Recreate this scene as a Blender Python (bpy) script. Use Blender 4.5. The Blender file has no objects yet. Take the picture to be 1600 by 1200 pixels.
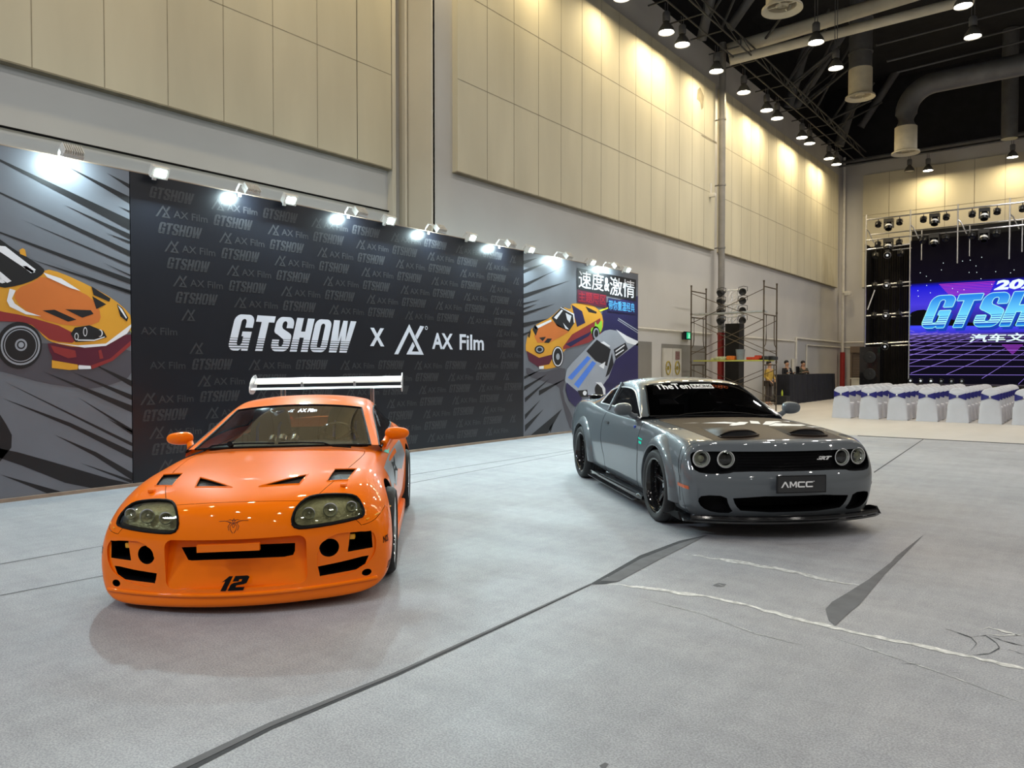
import bpy, bmesh, math, random
from mathutils import Vector, Matrix
from mathutils.geometry import delaunay_2d_cdt
from mathutils.bvhtree import BVHTree
random.seed(7)
sc = bpy.context.scene
COL = sc.collection
PI = math.pi
# ------------------------------------------------------------------ camera
CAM_H = 1.52; YAW = math.radians(38.27); FPX = 1160.0; PITCH = math.atan(26.0/FPX)
cd = bpy.data.cameras.new('camera'); cam = bpy.data.objects.new('camera', cd); COL.objects.link(cam)
cd.sensor_width = 36.0; cd.lens = FPX/1600*36.0; cd.clip_start = .05; cd.clip_end = 300
cam.location = (0, 0, CAM_H); cam.rotation_euler = (PI/2-PITCH, 0, YAW)
sc.camera = cam
CF = Vector((-math.sin(YAW)*math.cos(PITCH), math.cos(YAW)*math.cos(PITCH), -math.sin(PITCH)))
CR = Vector((math.cos(YAW), math.sin(YAW), 0)); CU = CR.cross(CF); CC = Vector((0, 0, CAM_H))
def pray(px, py): return CF+CR*((px-800)/FPX)-CU*((py-600)/FPX)
def pon(px, py, ax, val):                 # photo pixel -> point on the plane axis=val
    r = pray(px, py); t = (val-CC[ax])/r[ax]; return CC+r*t
# ------------------------------------------------------------------ world, lights, exposure
w = bpy.data.worlds.new('world'); sc.world = w; w.use_nodes = True
w.node_tree.nodes['Background'].inputs[0].default_value = (.62, .66, .75, 1)
w.node_tree.nodes['Background'].inputs[1].default_value = .10
sc.view_settings.view_transform = 'Standard'; sc.view_settings.look = 'None'
sc.view_settings.exposure = 0.18; sc.view_settings.gamma = 1.0; sc.view_settings.use_curve_mapping = False
def area(name, loc, power, color, size, aim=None, shape='DISK', sy=None, spread=PI):
    l = bpy.data.lights.new(name, 'AREA'); l.shape = shape; l.size = size; l.energy = power; l.color = color
    if sy: l.size_y = sy
    l.spread = spread
    o = bpy.data.objects.new(name, l); COL.objects.link(o); o.location = loc
    if aim is not None:
        o.rotation_euler = (Vector(aim)-Vector(loc)).to_track_quat('-Z', 'Y').to_euler()
    return o
# high bay lamps over the part of the hall behind and beside the viewer, hung in rows at 11.6 m
for ix, X in enumerate((-3.0, 4.0, 11.0, 18.0)):
    for iy, Y in enumerate((-9.0, -3.0, 3.0, 9.0, 15.0, 22.0, 30.0, 38.0)):
        area('hall_bay_light', (X, Y, 11.6), 125, (1.0, .95, .88) if X > 0 else (1.0, .97, .93), .42, aim=(X, Y, 0))
# single unseen bluish area light, high on the left behind the viewer
area('cool_left_light', (-7.5, -6.0, 7.0), 350, (.72, .84, 1.0), 1.2, aim=(-5.0, 3.0, 0))
# ------------------------------------------------------------------ materials
M = {}
def mat(name, col, rough=.5, metal=0., coat=0., emit=None, es=0., spec=.5, alpha=1., trans=0., noise=None, bump=None, cr=.03, ior=1.45):
    m = bpy.data.materials.new(name); m.use_nodes = True; nt = m.node_tree
    b = nt.nodes['Principled BSDF']; I = b.inputs
    c = tuple(col)+(1,)
    I['Base Color'].default_value = c; I['Roughness'].default_value = rough; I['Metallic'].default_value = metal
    I['Coat Weight'].default_value = coat; I['Coat Roughness'].default_value = cr
    I['Specular IOR Level'].default_value = spec; I['Transmission Weight'].default_value = trans; I['IOR'].default_value = ior
    if emit: I['Emission Color'].default_value = tuple(emit)+(1,); I['Emission Strength'].default_value = es
    if alpha < 1: I['Alpha'].default_value = alpha
    if noise or bump:
        tc = nt.nodes.new('ShaderNodeTexCoord')
        if noise:
            sc_, amt = noise[:2]
            n = nt.nodes.new('ShaderNodeTexNoise'); n.inputs['Scale'].default_value = sc_; n.inputs['Detail'].default_value = 6
            mp = nt.nodes.new('ShaderNodeMapping'); nt.links.new(tc.outputs['Object'], mp.inputs[0]); nt.links.new(mp.outputs[0], n.inputs[0])
            if len(noise) > 2: mp.inputs['Scale'].default_value = noise[2]
            r = nt.nodes.new('ShaderNodeValToRGB'); nt.links.new(n.outputs[0], r.inputs[0])
            r.color_ramp.elements[0].position = .3; r.color_ramp.elements[1].position = .7
            r.color_ramp.elements[0].color = tuple(max(0, v*(1-amt)) for v in col)+(1,)
            r.color_ramp.elements[1].color = tuple(min(1, v*(1+amt*.6)) for v in col)+(1,)
            nt.links.new(r.outputs[0], I['Base Color'])
        if bump:
            n2 = nt.nodes.new('ShaderNodeTexNoise'); n2.inputs['Scale'].default_value = bump[0]; n2.inputs['Detail'].default_value = 4
            nt.links.new(tc.outputs['Object'], n2.inputs[0])
            bp = nt.nodes.new('ShaderNodeBump'); bp.inputs['Strength'].default_value = bump[1]; bp.inputs['Distance'].default_value = .02
            nt.links.new(n2.outputs[0], bp.inputs['Height']); nt.links.new(bp.outputs[0], I['Normal'])
    M[name] = m
    return m
def glassmat(name, tint, opac, rough=.02):   # thin pane: mostly see-through tinted film with a clear reflection
    m = bpy.data.materials.new(name); m.use_nodes = True; nt = m.node_tree; nt.nodes.clear()
    out = nt.nodes.new('ShaderNodeOutputMaterial'); mx = nt.nodes.new('ShaderNodeMixShader')
    t = nt.nodes.new('ShaderNodeBsdfTransparent'); t.inputs[0].default_value = tuple(tint)+(1,)
    g = nt.nodes.new('ShaderNodeBsdfGlossy'); g.inputs['Roughness'].default_value = rough; g.inputs[0].default_value = (1, 1, 1, 1)
    f = nt.nodes.new('ShaderNodeFresnel'); ge = nt.nodes.new('ShaderNodeNewGeometry'); mr = nt.nodes.new('ShaderNodeMapRange')
    mr.inputs[3].default_value = 1.5; mr.inputs[4].default_value = 1/1.5; nt.links.new(ge.outputs['Backfacing'], mr.inputs[0]); nt.links.new(mr.outputs[0], f.inputs[0])
    mm = nt.nodes.new('ShaderNodeMath'); mm.operation = 'MULTIPLY_ADD'; mm.inputs[1].default_value = 1.0; mm.inputs[2].default_value = opac
    nt.links.new(f.outputs[0], mm.inputs[0]); nt.links.new(mm.outputs[0], mx.inputs[0])
    nt.links.new(t.outputs[0], mx.inputs[1]); nt.links.new(g.outputs[0], mx.inputs[2]); nt.links.new(mx.outputs[0], out.inputs[0])
    M[name] = m; return m
mat('orange_paint', (.95, .185, .003), .4, 0, .6, spec=.03, noise=(1.2, .03))
mat('grey_paint', (.105, .118, .13), .35, 0, 1.0, spec=.12, noise=(1.0, .03))
mat('hood_black', (.042, .030, .023), .42, 0, 0, spec=.09, noise=(2.0, .08))
mat('black', (.004, .004, .005), .6, spec=.12, noise=(30, .2))
mat('gloss_black', (.008, .008, .009), .12, 0, .6, noise=(5, .1))
mat('mesh_black', (.02, .02, .02), .6, bump=(160, .6), noise=(140, .7))
mat('rubber', (.018, .018, .019), .75, noise=(20, .2), bump=(60, .15))
mat('chrome', (.82, .83, .85), .12, 1.0, noise=(3, .05))
mat('alu', (.88, .88, .90), .28, .55, noise=(4, .05))
mat('steel', (.42, .42, .44), .35, .9, noise=(6, .1))
mat('lamp_lens', (.62, .62, .50), .15, .5, noise=(40, .5))
mat('lamp_bowl', (.40, .39, .28), .30, .2, bump=(45, .5), noise=(30, .2))
mat('white_paint', (.82, .82, .82), .4, noise=(6, .05))
mat('yellow_line', (.95, .42, .01), .3, 0, .5, noise=(6, .05))
mat('orange_lens', (.85, .12, .01), .2, 0, .5, noise=(20, .2))
mat('marker_red', (.50, .09, .02), .2, 0, .5, noise=(60, .3))
mat('pin_brown', (.10, .02, .005), .5, noise=(9, .2))
mat('green_decal', (.02, .72, .48), .25, emit=(.02, .8, .5), es=.0, noise=(60, .2))
mat('seat_cloth', (.03, .03, .033), .8, noise=(10, .3))
mat('seat_tan_reflection', (.16, .09, .05), .6, noise=(8, .2))
mat('blue_strap', (.02, .05, .35), .6, noise=(20, .2))
glassmat('clear_glass', (.62, .64, .60), .03)
glassmat('tint_glass', (.09, .09, .10), .03)
glassmat('lens_glass', (.80, .80, .66), .04)
# ------------------------------------------------------------------ mesh helpers
class MB:
    def __init__(s): s.v = []; s.f = []; s.m = []
    def add(s, vs, fs, m=0):
        o = len(s.v); s.v += [tuple(v) for v in vs]
        for f in fs: s.f.append([i+o for i in f]); s.m.append(m)
        return s
    def box(s, c, d, m=0, rz=0., R=None):
        hx, hy, hz = d[0]/2, d[1]/2, d[2]/2; vs = []
        R = R or Matrix.Rotation(rz, 3, 'Z'); c = Vector(c)
        for sx in (-1, 1):
            for sy in (-1, 1):
                for sz in (-1, 1): vs.append(c+R@Vector((sx*hx, sy*hy, sz*hz)))
        return s.add(vs, [(0,1,3,2),(4,6,7,5),(0,4,5,1),(2,3,7,6),(0,2,6,4),(1,5,7,3)], m)
    def tube(s, a, b, r, n=8, m=0, r2=None, caps=True):
        a = Vector(a); b = Vector(b); d = (b-a)
        if d.length < 1e-6: return s
        q = d.to_track_quat('Z', 'Y').to_matrix(); r2 = r if r2 is None else r2
        vs = [a+q@Vector((r*math.cos(2*PI*i/n), r*math.sin(2*PI*i/n), 0)) for i in range(n)]
        vs += [b+q@Vector((r2*math.cos(2*PI*i/n), r2*math.sin(2*PI*i/n), 0)) for i in range(n)]
        fs = [(i, (i+1) % n, n+(i+1) % n, n+i) for i in range(n)]
        if caps: fs += [tuple(range(n-1, -1, -1)), tuple(range(n, 2*n))]
        return s.add(vs, fs, m)
    def path(s, pts, r, n=6, m=0, closed=False):
        P = [Vector(p) for p in pts]; N = len(P); rings = []
        for i, p in enumerate(P):
            a = P[(i-1) % N] if (closed or i > 0) else P[i]; b = P[(i+1) % N] if (closed or i < N-1) else P[i]
            d = (b-a)
            if d.length < 1e-7: d = Vector((1, 0, 0))
            q = d.to_track_quat('Z', 'Y').to_matrix()
            rr = r[i] if isinstance(r, (list, tuple)) else r
            rings.append([p+q@Vector((rr*math.cos(2*PI*k/n), rr*math.sin(2*PI*k/n), 0)) for k in range(n)])
        vs = [v for R_ in rings for v in R_]; fs = []
        for i in range(N if closed else N-1):
            j = (i+1) % N
            # align ring start to avoid twist
            best = min(range(n), key=lambda t: (rings[i][0]-rings[j][t]).length) if closed and j == 0 else 0
            for k in range(n): fs.append((i*n+k, i*n+(k+1) % n, j*n+(k+1+best) % n, j*n+(k+best) % n))
        if not closed: fs += [tuple(range(n-1, -1, -1)), tuple(range((N-1)*n, N*n))]
        return s.add(vs, fs, m)
    def lathe(s, prof, o=(0,0,0), ax=(0,0,1), n=32, m=0, mf=None):   # prof: list of (radius, height)
        q = Vector(ax).to_track_quat('Z', 'Y').to_matrix(); o = Vector(o); vs = []
        for r, h in prof:
            for k in range(n): vs.append(o+q@Vector((r*math.cos(2*PI*k/n), r*math.sin(2*PI*k/n), h)))
        for i in range(len(prof)-1):
            fs = [(i*n+k, i*n+(k+1) % n, (i+1)*n+(k+1) % n, (i+1)*n+k) for k in range(n)]
            off = len(s.v) if i == 0 else off0
            if i == 0: off0 = off; s.v += [tuple(v) for v in vs]
            for f in fs: s.f.append([x+off0 for x in f]); s.m.append(mf[i] if mf else m)
        return s
    def flat(s, loops, O, U, V, m=0, th=0., N=None):      # 2-d loops (even-odd) on a plane, optional thickness
        v2, t = tri2d(loops); O = Vector(O); U = Vector(U); V = Vector(V)
        vs = [O+U*a+V*b for a, b in v2]; s.add(vs, t, m)
        if th:
            N = (N or U.cross(V)).normalized()*th
            o = len(vs); s.add([v-N for v in vs], [tuple(reversed(f)) for f in t], m)
            for L in loops:
                n = len(L); a = [O+U*p[0]+V*p[1] for p in L]
                s.add(a+[q-N for q in a], [(i, i+n, (i+1) % n+n, (i+1) % n) for i in range(n)], m)
        return s
    def build(s, name, mats, parent=None, smooth=None, loc=None, rot=None):
        me = bpy.data.meshes.new(name); me.from_pydata(s.v, [], s.f)
        mats = mats if isinstance(mats, (list, tuple)) else [mats]
        for x in mats: me.materials.append(M[x] if isinstance(x, str) else x)
        me.polygons.foreach_set('material_index', s.m); me.update()
        if smooth is not None:
            me.polygons.foreach_set('use_smooth', [True]*len(me.polygons))
            if smooth < 179: me.set_sharp_from_angle(angle=math.radians(smooth))
        o = bpy.data.objects.new(name, me); COL.objects.link(o)
        if parent: o.parent = parent
        if loc is not None: o.location = loc
        if rot is not None: o.rotation_euler = rot
        return o
def pip(x, y, loops):
    c = False
    for L in loops:
        n = len(L); j = n-1
        for i in range(n):
            xi, yi = L[i][0], L[i][1]; xj, yj = L[j][0], L[j][1]
            if (yi > y) != (yj > y) and x < (xj-xi)*(y-yi)/(yj-yi)+xi: c = not c
            j = i
    return c
def tri2d(loops, grid=None):
    pts = []; ed = []
    for L in loops:
        o = len(pts); n = len(L); pts += [Vector((p[0], p[1])) for p in L]
        ed += [(o+i, o+(i+1) % n) for i in range(n)]
    if grid:
        xs = [p.x for p in pts]; ys = [p.y for p in pts]
        def dist(x, y):
            m = 1e9
            for a, b in ed:
                A = pts[a]; B = pts[b]; d = B-A; L2 = d.length_squared
                t = 0 if L2 == 0 else max(0, min(1, (Vector((x, y))-A).dot(d)/L2)); m = min(m, (A+d*t-Vector((x, y))).length)
            return m
        extra = []; y = min(ys)+grid*.5
        while y < max(ys):
            x = min(xs)+grid*.5
            while x < max(xs):
                if pip(x, y, loops) and dist(x, y) > grid*.35: extra.append(Vector((x, y)))
                x += grid
            y += grid
        pts += extra
    r = delaunay_2d_cdt(pts, ed, [], 0, 1e-6)
    V2 = [(v.x, v.y) for v in r[0]]; T = []
    for f in r[2]:
        cx = sum(V2[i][0] for i in f)/len(f); cy = sum(V2[i][1] for i in f)/len(f)
        if pip(cx, cy, loops): T.append(tuple(f))
    return V2, T
def dens(L, step, closed=True):       # subdivide a 2-d or 3-d polyline
    out = []; n = len(L)
    for i in range(n if closed else n-1):
        a = Vector(L[i]); b = Vector(L[(i+1) % n]); k = max(1, int((b-a).length/step))
        for t in range(k): out.append(tuple(a.lerp(b, t/k)))
    if not closed: out.append(tuple(L[-1]))
    return out
def smoothloop(L, it=2, closed=True):  # Chaikin
    for _ in range(it):
        o = []; n = len(L)
        if not closed: o.append(tuple(L[0]))
        for i in range(n if closed else n-1):
            a = Vector(L[i]); b = Vector(L[(i+1) % n]); o += [tuple(a.lerp(b, .25)), tuple(a.lerp(b, .75))]
        if not closed: o.append(tuple(L[-1]))
        L = o
    return L
def circ(cx, cy, r, n=24, ry=None): return [(cx+r*math.cos(2*PI*i/n), cy+(ry or r)*math.sin(2*PI*i/n)) for i in range(n)]
def rrect(x0, y0, x1, y1, r, n=4):
    o = []
    for cx, cy, a in ((x1-r, y1-r, 0), (x0+r, y1-r, PI/2), (x0+r, y0+r, PI), (x1-r, y0+r, 1.5*PI)):
        for k in range(n+1): t = a+PI/2*k/n; o.append((cx+r*math.cos(t), cy+r*math.sin(t)))
    return o
def empty(name, loc=(0,0,0), rz=0., parent=None):
    o = bpy.data.objects.new(name, None); COL.objects.link(o); o.location = loc; o.rotation_euler = (0, 0, rz); o.empty_display_size = .2
    if parent: o.parent = parent
    return o
def tag(o, label=None, cat=None, group=None, kind=None):
    if label: o['label'] = label
    if cat: o['category'] = cat
    if group: o['group'] = group
    if kind: o['kind'] = kind
    return o
def copy_tree(o, parent=None):
    c = o.copy(); COL.objects.link(c)
    if parent: c.parent = parent; c.matrix_parent_inverse = o.matrix_parent_inverse
    for ch in list(o.children): copy_tree(ch, c)
    return c
def text2d(s, size=1., bold=0., align='LEFT', shear=0., space=1.):
    cu = bpy.data.curves.new('t', 'FONT'); cu.body = s; cu.size = size; cu.offset = bold; cu.align_x = align; cu.shear = shear; cu.space_character = space
    cu.resolution_u = 2; cu.fill_mode = 'FRONT'
    o = bpy.data.objects.new('t', cu); COL.objects.link(o)
    dg = bpy.context.evaluated_depsgraph_get(); me = bpy.data.meshes.new_from_object(o.evaluated_get(dg))
    vs = [(v.co.x, v.co.y) for v in me.vertices]; fs = [tuple(p.vertices) for p in me.polygons]
    bpy.data.objects.remove(o); bpy.data.curves.remove(cu); bpy.data.meshes.remove(me)
    return vs, fs
def fit2d(vf, w, h, x0=0., y0=0.):   # scale to a w x h box
    vs, fs = vf; xs = [v[0] for v in vs]; ys = [v[1] for v in vs]; a, b, c, d = min(xs), max(xs), min(ys), max(ys)
    return [(x0+(v[0]-a)/(b-a)*w, y0+(v[1]-c)/(d-c)*h) for v in vs], fs
def mod_mesh(verts, faces, fm, level, creases=None):
    me = bpy.data.meshes.new('c'); me.from_pydata(verts, [], faces); me.update()
    if fm: me.polygons.foreach_set('material_index', fm)
    if creases:
        at = me.attributes.new('crease_edge', 'FLOAT', 'EDGE')
        d = {tuple(sorted(k)): v for k, v in creases.items()}
        for e in me.edges:
            k = tuple(sorted(e.vertices)); at.data[e.index].value = d.get(k, 0.)
    o = bpy.data.objects.new('c', me); COL.objects.link(o)
    md = o.modifiers.new('s', 'SUBSURF'); md.levels = level; md.render_levels = level; md.boundary_smooth = 'PRESERVE_CORNERS'
    dg = bpy.context.evaluated_depsgraph_get(); r = bpy.data.meshes.new_from_object(o.evaluated_get(dg))
    bpy.data.objects.remove(o); return r
def blob(mb, c, d, m=0, lvl=2, R=None, pinch=None, crs=.45):   # rounded box, subdivided cube
    vs = []; fs = [(0,1,3,2),(4,6,7,5),(0,4,5,1),(2,3,7,6),(0,2,6,4),(1,5,7,3)]
    for sx in (-1, 1):
        for sy in (-1, 1):
            for sz in (-1, 1):
                v = Vector((sx*d[0]/2, sy*d[1]/2, sz*d[2]/2))
                if pinch: v = pinch(v)
                vs.append(tuple(v))
    cr = {}
    for f in fs:
        for i in range(4): cr[(f[i], f[(i+1) % 4])] = crs
    me = mod_mesh(vs, fs, None, lvl, cr); R = R or Matrix.Identity(3); c = Vector(c)
    mb.add([c+R@v.co for v in me.vertices], [tuple(p.vertices) for p in me.polygons], m); bpy.data.meshes.remove(me); return mb
# ================================================================== cars
class Car:
    def __init__(s, pose, roll=0.):
        s.pose = pose; s.roll = roll; X, Y, th = pose
        s.M = Matrix.Translation((X, Y, 0))@Matrix.Rotation(th, 4, 'Z'); s.Mi = s.M.inverted()
        s.R = Matrix.Rotation(roll, 4, 'X')
        s.root = None
    def setsurf(s, *meshes):
        vs = []; fs = []
        for me in meshes:
            o = len(vs); vs += [v.co.copy() for v in me.vertices]; fs += [[i+o for i in p.vertices] for p in me.polygons]
        s.bvh = BVHTree.FromPolygons(vs, fs)
    def hit(s, px, py):                 # photo pixel -> point on the body (car frame before the roll)
        o = s.R.inverted()@(s.Mi@CC); d = (s.R.inverted().to_3x3()@(s.Mi.to_3x3()@pray(px, py))).normalized()
        h = s.bvh.ray_cast(o, d)
        return h[0]
    def hits(s, L):
        out = [s.hit(*p) for p in L]; return [p for p in out if p is not None]
    def cast(s, p, d, off=0.):
        h = s.bvh.ray_cast(Vector(p), Vector(d))
        if h[0] is None: return None
        n = h[1]
        if n.dot(Vector(d)) > 0: n = -n
        return h[0]+n*off
    # outline given in a projection: 'x' -> coords (y,z) cast towards -x ; 'z' -> (x,y) cast down ; 'y+'/'y-' -> (x,z) cast from that side
    def on(s, a, b, ax, off=0.):
        if ax == 'x': return s.cast((4, a, b), (-1, 0, 0), off)
        if ax == 'z': return s.cast((a, b, 3), (0, 0, -1), off)
        if ax == 'y-': return s.cast((a, -3, b), (0, 1, 0), off)
        return s.cast((a, 3, b), (0, -1, 0), off)
    def patch(s, mb, loops, ax, off, grid=.03, m=0, step=.015):
        L = [dens(l, step) for l in loops]; v2, t = tri2d(L, grid)
        return s.patchvf(mb, (v2, t), ax, off, m)
    def patchvf(s, mb, vf, ax, off, m=0):
        v3 = [s.on(a, b, ax, off) for a, b in vf[0]]
        good = [q is not None for q in v3]
        mb.add([q if q is not None else (0, 0, .5) for q in v3], [f for f in vf[1] if all(good[i] for i in f)], m); return mb
    def line(s, mb, L, ax, off=.001, r=.003, m=0, closed=False, step=.02, n=5):
        P = [s.on(p[0], p[1], ax, off) for p in dens(L, step, closed)]; P = [p for p in P if p is not None]
        if len(P) > 1: mb.path(P, r, n, m, closed)
        return mb
    def part(s, mb, name, mats, parent=None, smooth=40, noroll=False):
        if not noroll and s.roll: mb.v = [tuple(s.R@Vector(v)) for v in mb.v]
        return mb.build(name, mats, parent or s.root, smooth)
def lattice(st, F, Rr, tagf, yfr=(0, .36, .72)):
    # st: list of dict(x,bow,w[5],z[5],t[3], y1,y2 optional)
    N = len(st)-1; idx = {}; V = []; Fc = []; mt = []
    def pos(i, j, k):
        S = st[i]; a = abs(j); sg = 1 if j >= 0 else -1
        if k == 4:
            y = S['w'][4] if a == 3 else S.get('y', (0, yfr[1]*S['w'][4], yfr[2]*S['w'][4]))[a]
            z = S['z'][4] if a == 3 else S['t'][a]
        elif k == 0: y = S['w'][0]*a/3; z = S['z'][0]
        else: y = S['w'][k]*(a/3. if a < 3 else 1); z = S['z'][k]
        fr = (y/S['w'][2])**2
        x = S['x']+S.get('bow', 0)*fr
        if i == 0: x += F[k]
        if i == N: x += Rr[k]
        return (x, y*sg, z)
    def vid(i, j, k):
        q = (i, j, k)
        if q not in idx: idx[q] = len(V); V.append(pos(i, j, k))
        return idx[q]
    def quad(a, b, c, d, t): Fc.append((vid(*a), vid(*b), vid(*c), vid(*d))); mt.append(t)
    for i in range(N):
        for j in range(-3, 3):
            jj = j if j >= 0 else -j-1
            quad((i,j,4), (i+1,j,4), (i+1,j+1,4), (i,j+1,4), tagf('top', i, jj, 4))
            quad((i,j,0), (i,j+1,0), (i+1,j+1,0), (i+1,j,0), tagf('bot', i, jj, 0))
        for k in range(4):
            quad((i,3,k), (i,3,k+1), (i+1,3,k+1), (i+1,3,k), tagf('side', i, 3, k))
            quad((i,-3,k), (i+1,-3,k), (i+1,-3,k+1), (i,-3,k+1), tagf('side', i, -3, k))
    for j in range(-3, 3):
        jj = j if j >= 0 else -j-1
        for k in range(4):
            quad((0,j,k), (0,j,k+1), (0,j+1,k+1), (0,j+1,k), tagf('front', 0, jj, k))
            quad((N,j,k), (N,j+1,k), (N,j+1,k+1), (N,j,k+1), tagf('rear', N, jj, k))
    return V, Fc, mt, idx
def prism(L, ax, a, b, taper=None):
    """closed prism of a 2-d loop between depth a and b along axis; taper(p)->depth override for the b end"""
    m = MB(); n = len(L)
    def P(p, d): return {'x': (d, p[0], p[1]), 'z': (p[0], p[1], d), 'y': (p[0], d, p[1])}[ax]
    vs = [P(p, a) for p in L]+[P(p, taper(p) if taper else b) for p in L]
    v2, t = tri2d([L])
    if len(v2) == n:
        fs = [(i, (i+1) % n, n+(i+1) % n, n+i) for i in range(n)]+[tuple(f) for f in t]+[tuple(n+i for i in reversed(f)) for f in t]
    else:
        fs = [(i, (i+1) % n, n+(i+1) % n, n+i) for i in range(n)]+[tuple(range(n)), tuple(range(2*n-1, n-1, -1))]
    return m.add(vs, fs)
def split(me, names, car, matmap, parent=None, gap=.0025, sm=35, skip=(), cutslot=None):
    """one part per material index; boundaries between parts pulled back to leave a shut line"""
    nb = len(names); bm = bmesh.new(); bm.from_mesh(me)
    bm.verts.ensure_lookup_table(); bm.faces.ensure_lookup_table()
    # cutter faces join the part they touch most: flood from neighbours
    own = {f.index: (f.material_index if f.material_index < nb else -1) for f in bm.faces}
    ch = True
    while ch:
        ch = False
        for f in bm.faces:
            if own[f.index] == -1:
                c = {}
                for e in f.edges:
                    for g in e.link_faces:
                        if own[g.index] >= 0: c[own[g.index]] = c.get(own[g.index], 0)+1
                if c: own[f.index] = max(c, key=c.get); ch = True
    outp = {}
    for pi in range(nb):
        fs = [f for f in bm.faces if own[f.index] == pi]
        if not fs or pi in skip: continue
        vmap = {}; mb = MB()
        for f in fs:
            for v in f.verts:
                if v.index not in vmap: vmap[v.index] = len(mb.v); mb.v.append(tuple(v.co))
        mult = {}
        for f in fs:
            for v in f.verts: mult.setdefault(v.index, []).append(f)
        for vi, fl in mult.items():
            v = bm.verts[vi]
            if any(own[g.index] != pi for g in v.link_faces):
                c = Vector()
                for f in fl: c += f.calc_center_median()
                c /= len(fl); d = c-v.co
                if d.length > 1e-5: mb.v[vmap[vi]] = tuple(v.co+d.normalized()*min(gap, d.length*.4))
        for f in fs:
            mb.f.append([vmap[v.index] for v in f.verts]); mb.m.append(0 if f.material_index <= nb else 1)
        outp[names[pi]] = car.part(mb, names[pi], [matmap.get(names[pi], matmap['*']), 'black'], parent, sm)
    bm.free(); return outp
def wheel(car, x, y, side, R, W, rimR, style, spokes=5, name='wheel'):
    """side=+1: outer face towards +y. returns the rim mesh with tyre and disc as children"""
    ax = (0, side, 0); c = (x, y, R)
    face = W/2
    mb = MB(); rm = style['rim']; lip = style['lip']
    dish = style.get('dish', .06)
    mb.lathe([(rimR, -face+.0), (rimR-.012, -face+.01), (rimR-.02, 0), (rimR-.03, face-dish-.02), (rimR-.022, face-dish)], c, ax, 48, 0)
    mb.lathe([(rimR-.022, face-dish), (rimR-.018, face-.02), (rimR-.008, face-.004), (rimR+.006, face), (rimR+.008, face-.01), (rimR+.002, face-.02)], c, ax, 48, 1)
    q = Vector(ax).to_track_quat('Z', 'Y').to_matrix(); C = Vector(c)
    def P(r, a, h): return C+q@Vector((r*math.cos(a), r*math.sin(a), h))
    hb = face-dish
    for k in range(spokes):
        a0 = 2*PI*k/spokes+.3
        secs = []
        for r, wd, h, th in ((.045, .040, hb-.035, .05), (.10, .034, hb-.025, .045), (rimR*.6, .026, hb-.008, .035), (rimR-.05, .030, hb, .03), (rimR-.02, .045, hb-.002, .03)):
            da = wd/r
            secs.append([P(r, a0-da, h), P(r, a0-da*.6, h+.008), P(r, a0+da*.6, h+.008), P(r, a0+da, h), P(r, a0+da*.8, h-th), P(r, a0-da*.8, h-th)])
        vs = [p for s_ in secs for p in s_]; fs = []
        for i in range(len(secs)-1):
            for j in range(6): fs.append((i*6+j, i*6+(j+1) % 6, (i+1)*6+(j+1) % 6, (i+1)*6+j))
        mb.add(vs, fs, 0)
    mb.lathe([(.075, hb-.08), (.075, hb-.035), (.065, hb-.028), (.034, hb-.028), (.034, hb-.01), (.026, hb-.002), (0.0001, hb)], c, ax, 24, 0)
    for k in range(spokes): mb.tube(P(.055, 2*PI*k/spokes, hb-.03), P(.055, 2*PI*k/spokes, hb-.008), .009, 6, 2)
    mb.tube(P(0, 0, hb-.005), P(0, 0, hb+.003), .024, 16, 2)
    if style.get('bolts'):
        for k in range(30):
            a = 2*PI*k/30; mb.tube(P(rimR-.028, a, hb-.004), P(rimR-.028, a, hb+.008), .005, 6, 2)
    o = car.part(mb, name, [rm, lip, style['nut']], smooth=40, noroll=True)
    t = MB(); sw = R-rimR
    prof = [(rimR-.004, -face+.01), (rimR+.3*sw, -face-.006), (rimR+.6*sw, -face-.012), (R-.02, -face-.004), (R-.006, -face+.012), (R, -face*.6)]
    for g in range(4):
        h = -face*.6+face*1.2*(g+.5)/4
        prof += [(R, h-.012), (R-.008, h-.008), (R-.008, h+.008), (R, h+.012)]
    prof += [(R, face*.6), (R-.006, face-.012), (R-.02, face+.004), (rimR+.6*sw, face+.012), (rimR+.3*sw, face+.008), (rimR-.002, face-.006)]
    t.lathe(prof, c, ax, 56, 0); car.part(t, 'tyre', ['rubber'], o, 50, True)
    d = MB(); d.lathe([(.05, hb-.10), (rimR*.78, hb-.10), (rimR*.78, hb-.13), (.05, hb-.13)], c, ax, 32, 0)
    d.box(P(rimR*.6, 1.2, hb-.115), (.10, .07, .10), 1); car.part(d, 'brake_disc', ['steel', 'black'], o, 40, True)
    return o
def mirror_box(car, name, base, c, d, m, R=None, parent=None):
    mb = MB(); s = 1 if c[1] > 0 else -1
    blob(mb, c, d, 0, 3, Matrix.Rotation(R*s, 3, 'Z') if R else None, lambda v: Vector((v.x*(1 if v.z > 0 else .8), v.y*1.12, v.z*(.9 if v.y*s > 0 else 1.2))), .18)
    a = Vector(base); b = Vector((c[0], c[1]-s*d[1]*.38, c[2]-d[2]*.3))
    mb.path([a, a.lerp(b, .5)+Vector((0, 0, -.01)), b], [.035, .03, .028], 10, 0)
    return car.part(mb, name, [m, 'gloss_black'], parent, 50)
def S(x, w, z, t, bow=0, y=None):
    d = dict(x=x, w=w, z=z, t=t, bow=bow)
    if y: d['y'] = y
    return d
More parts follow.
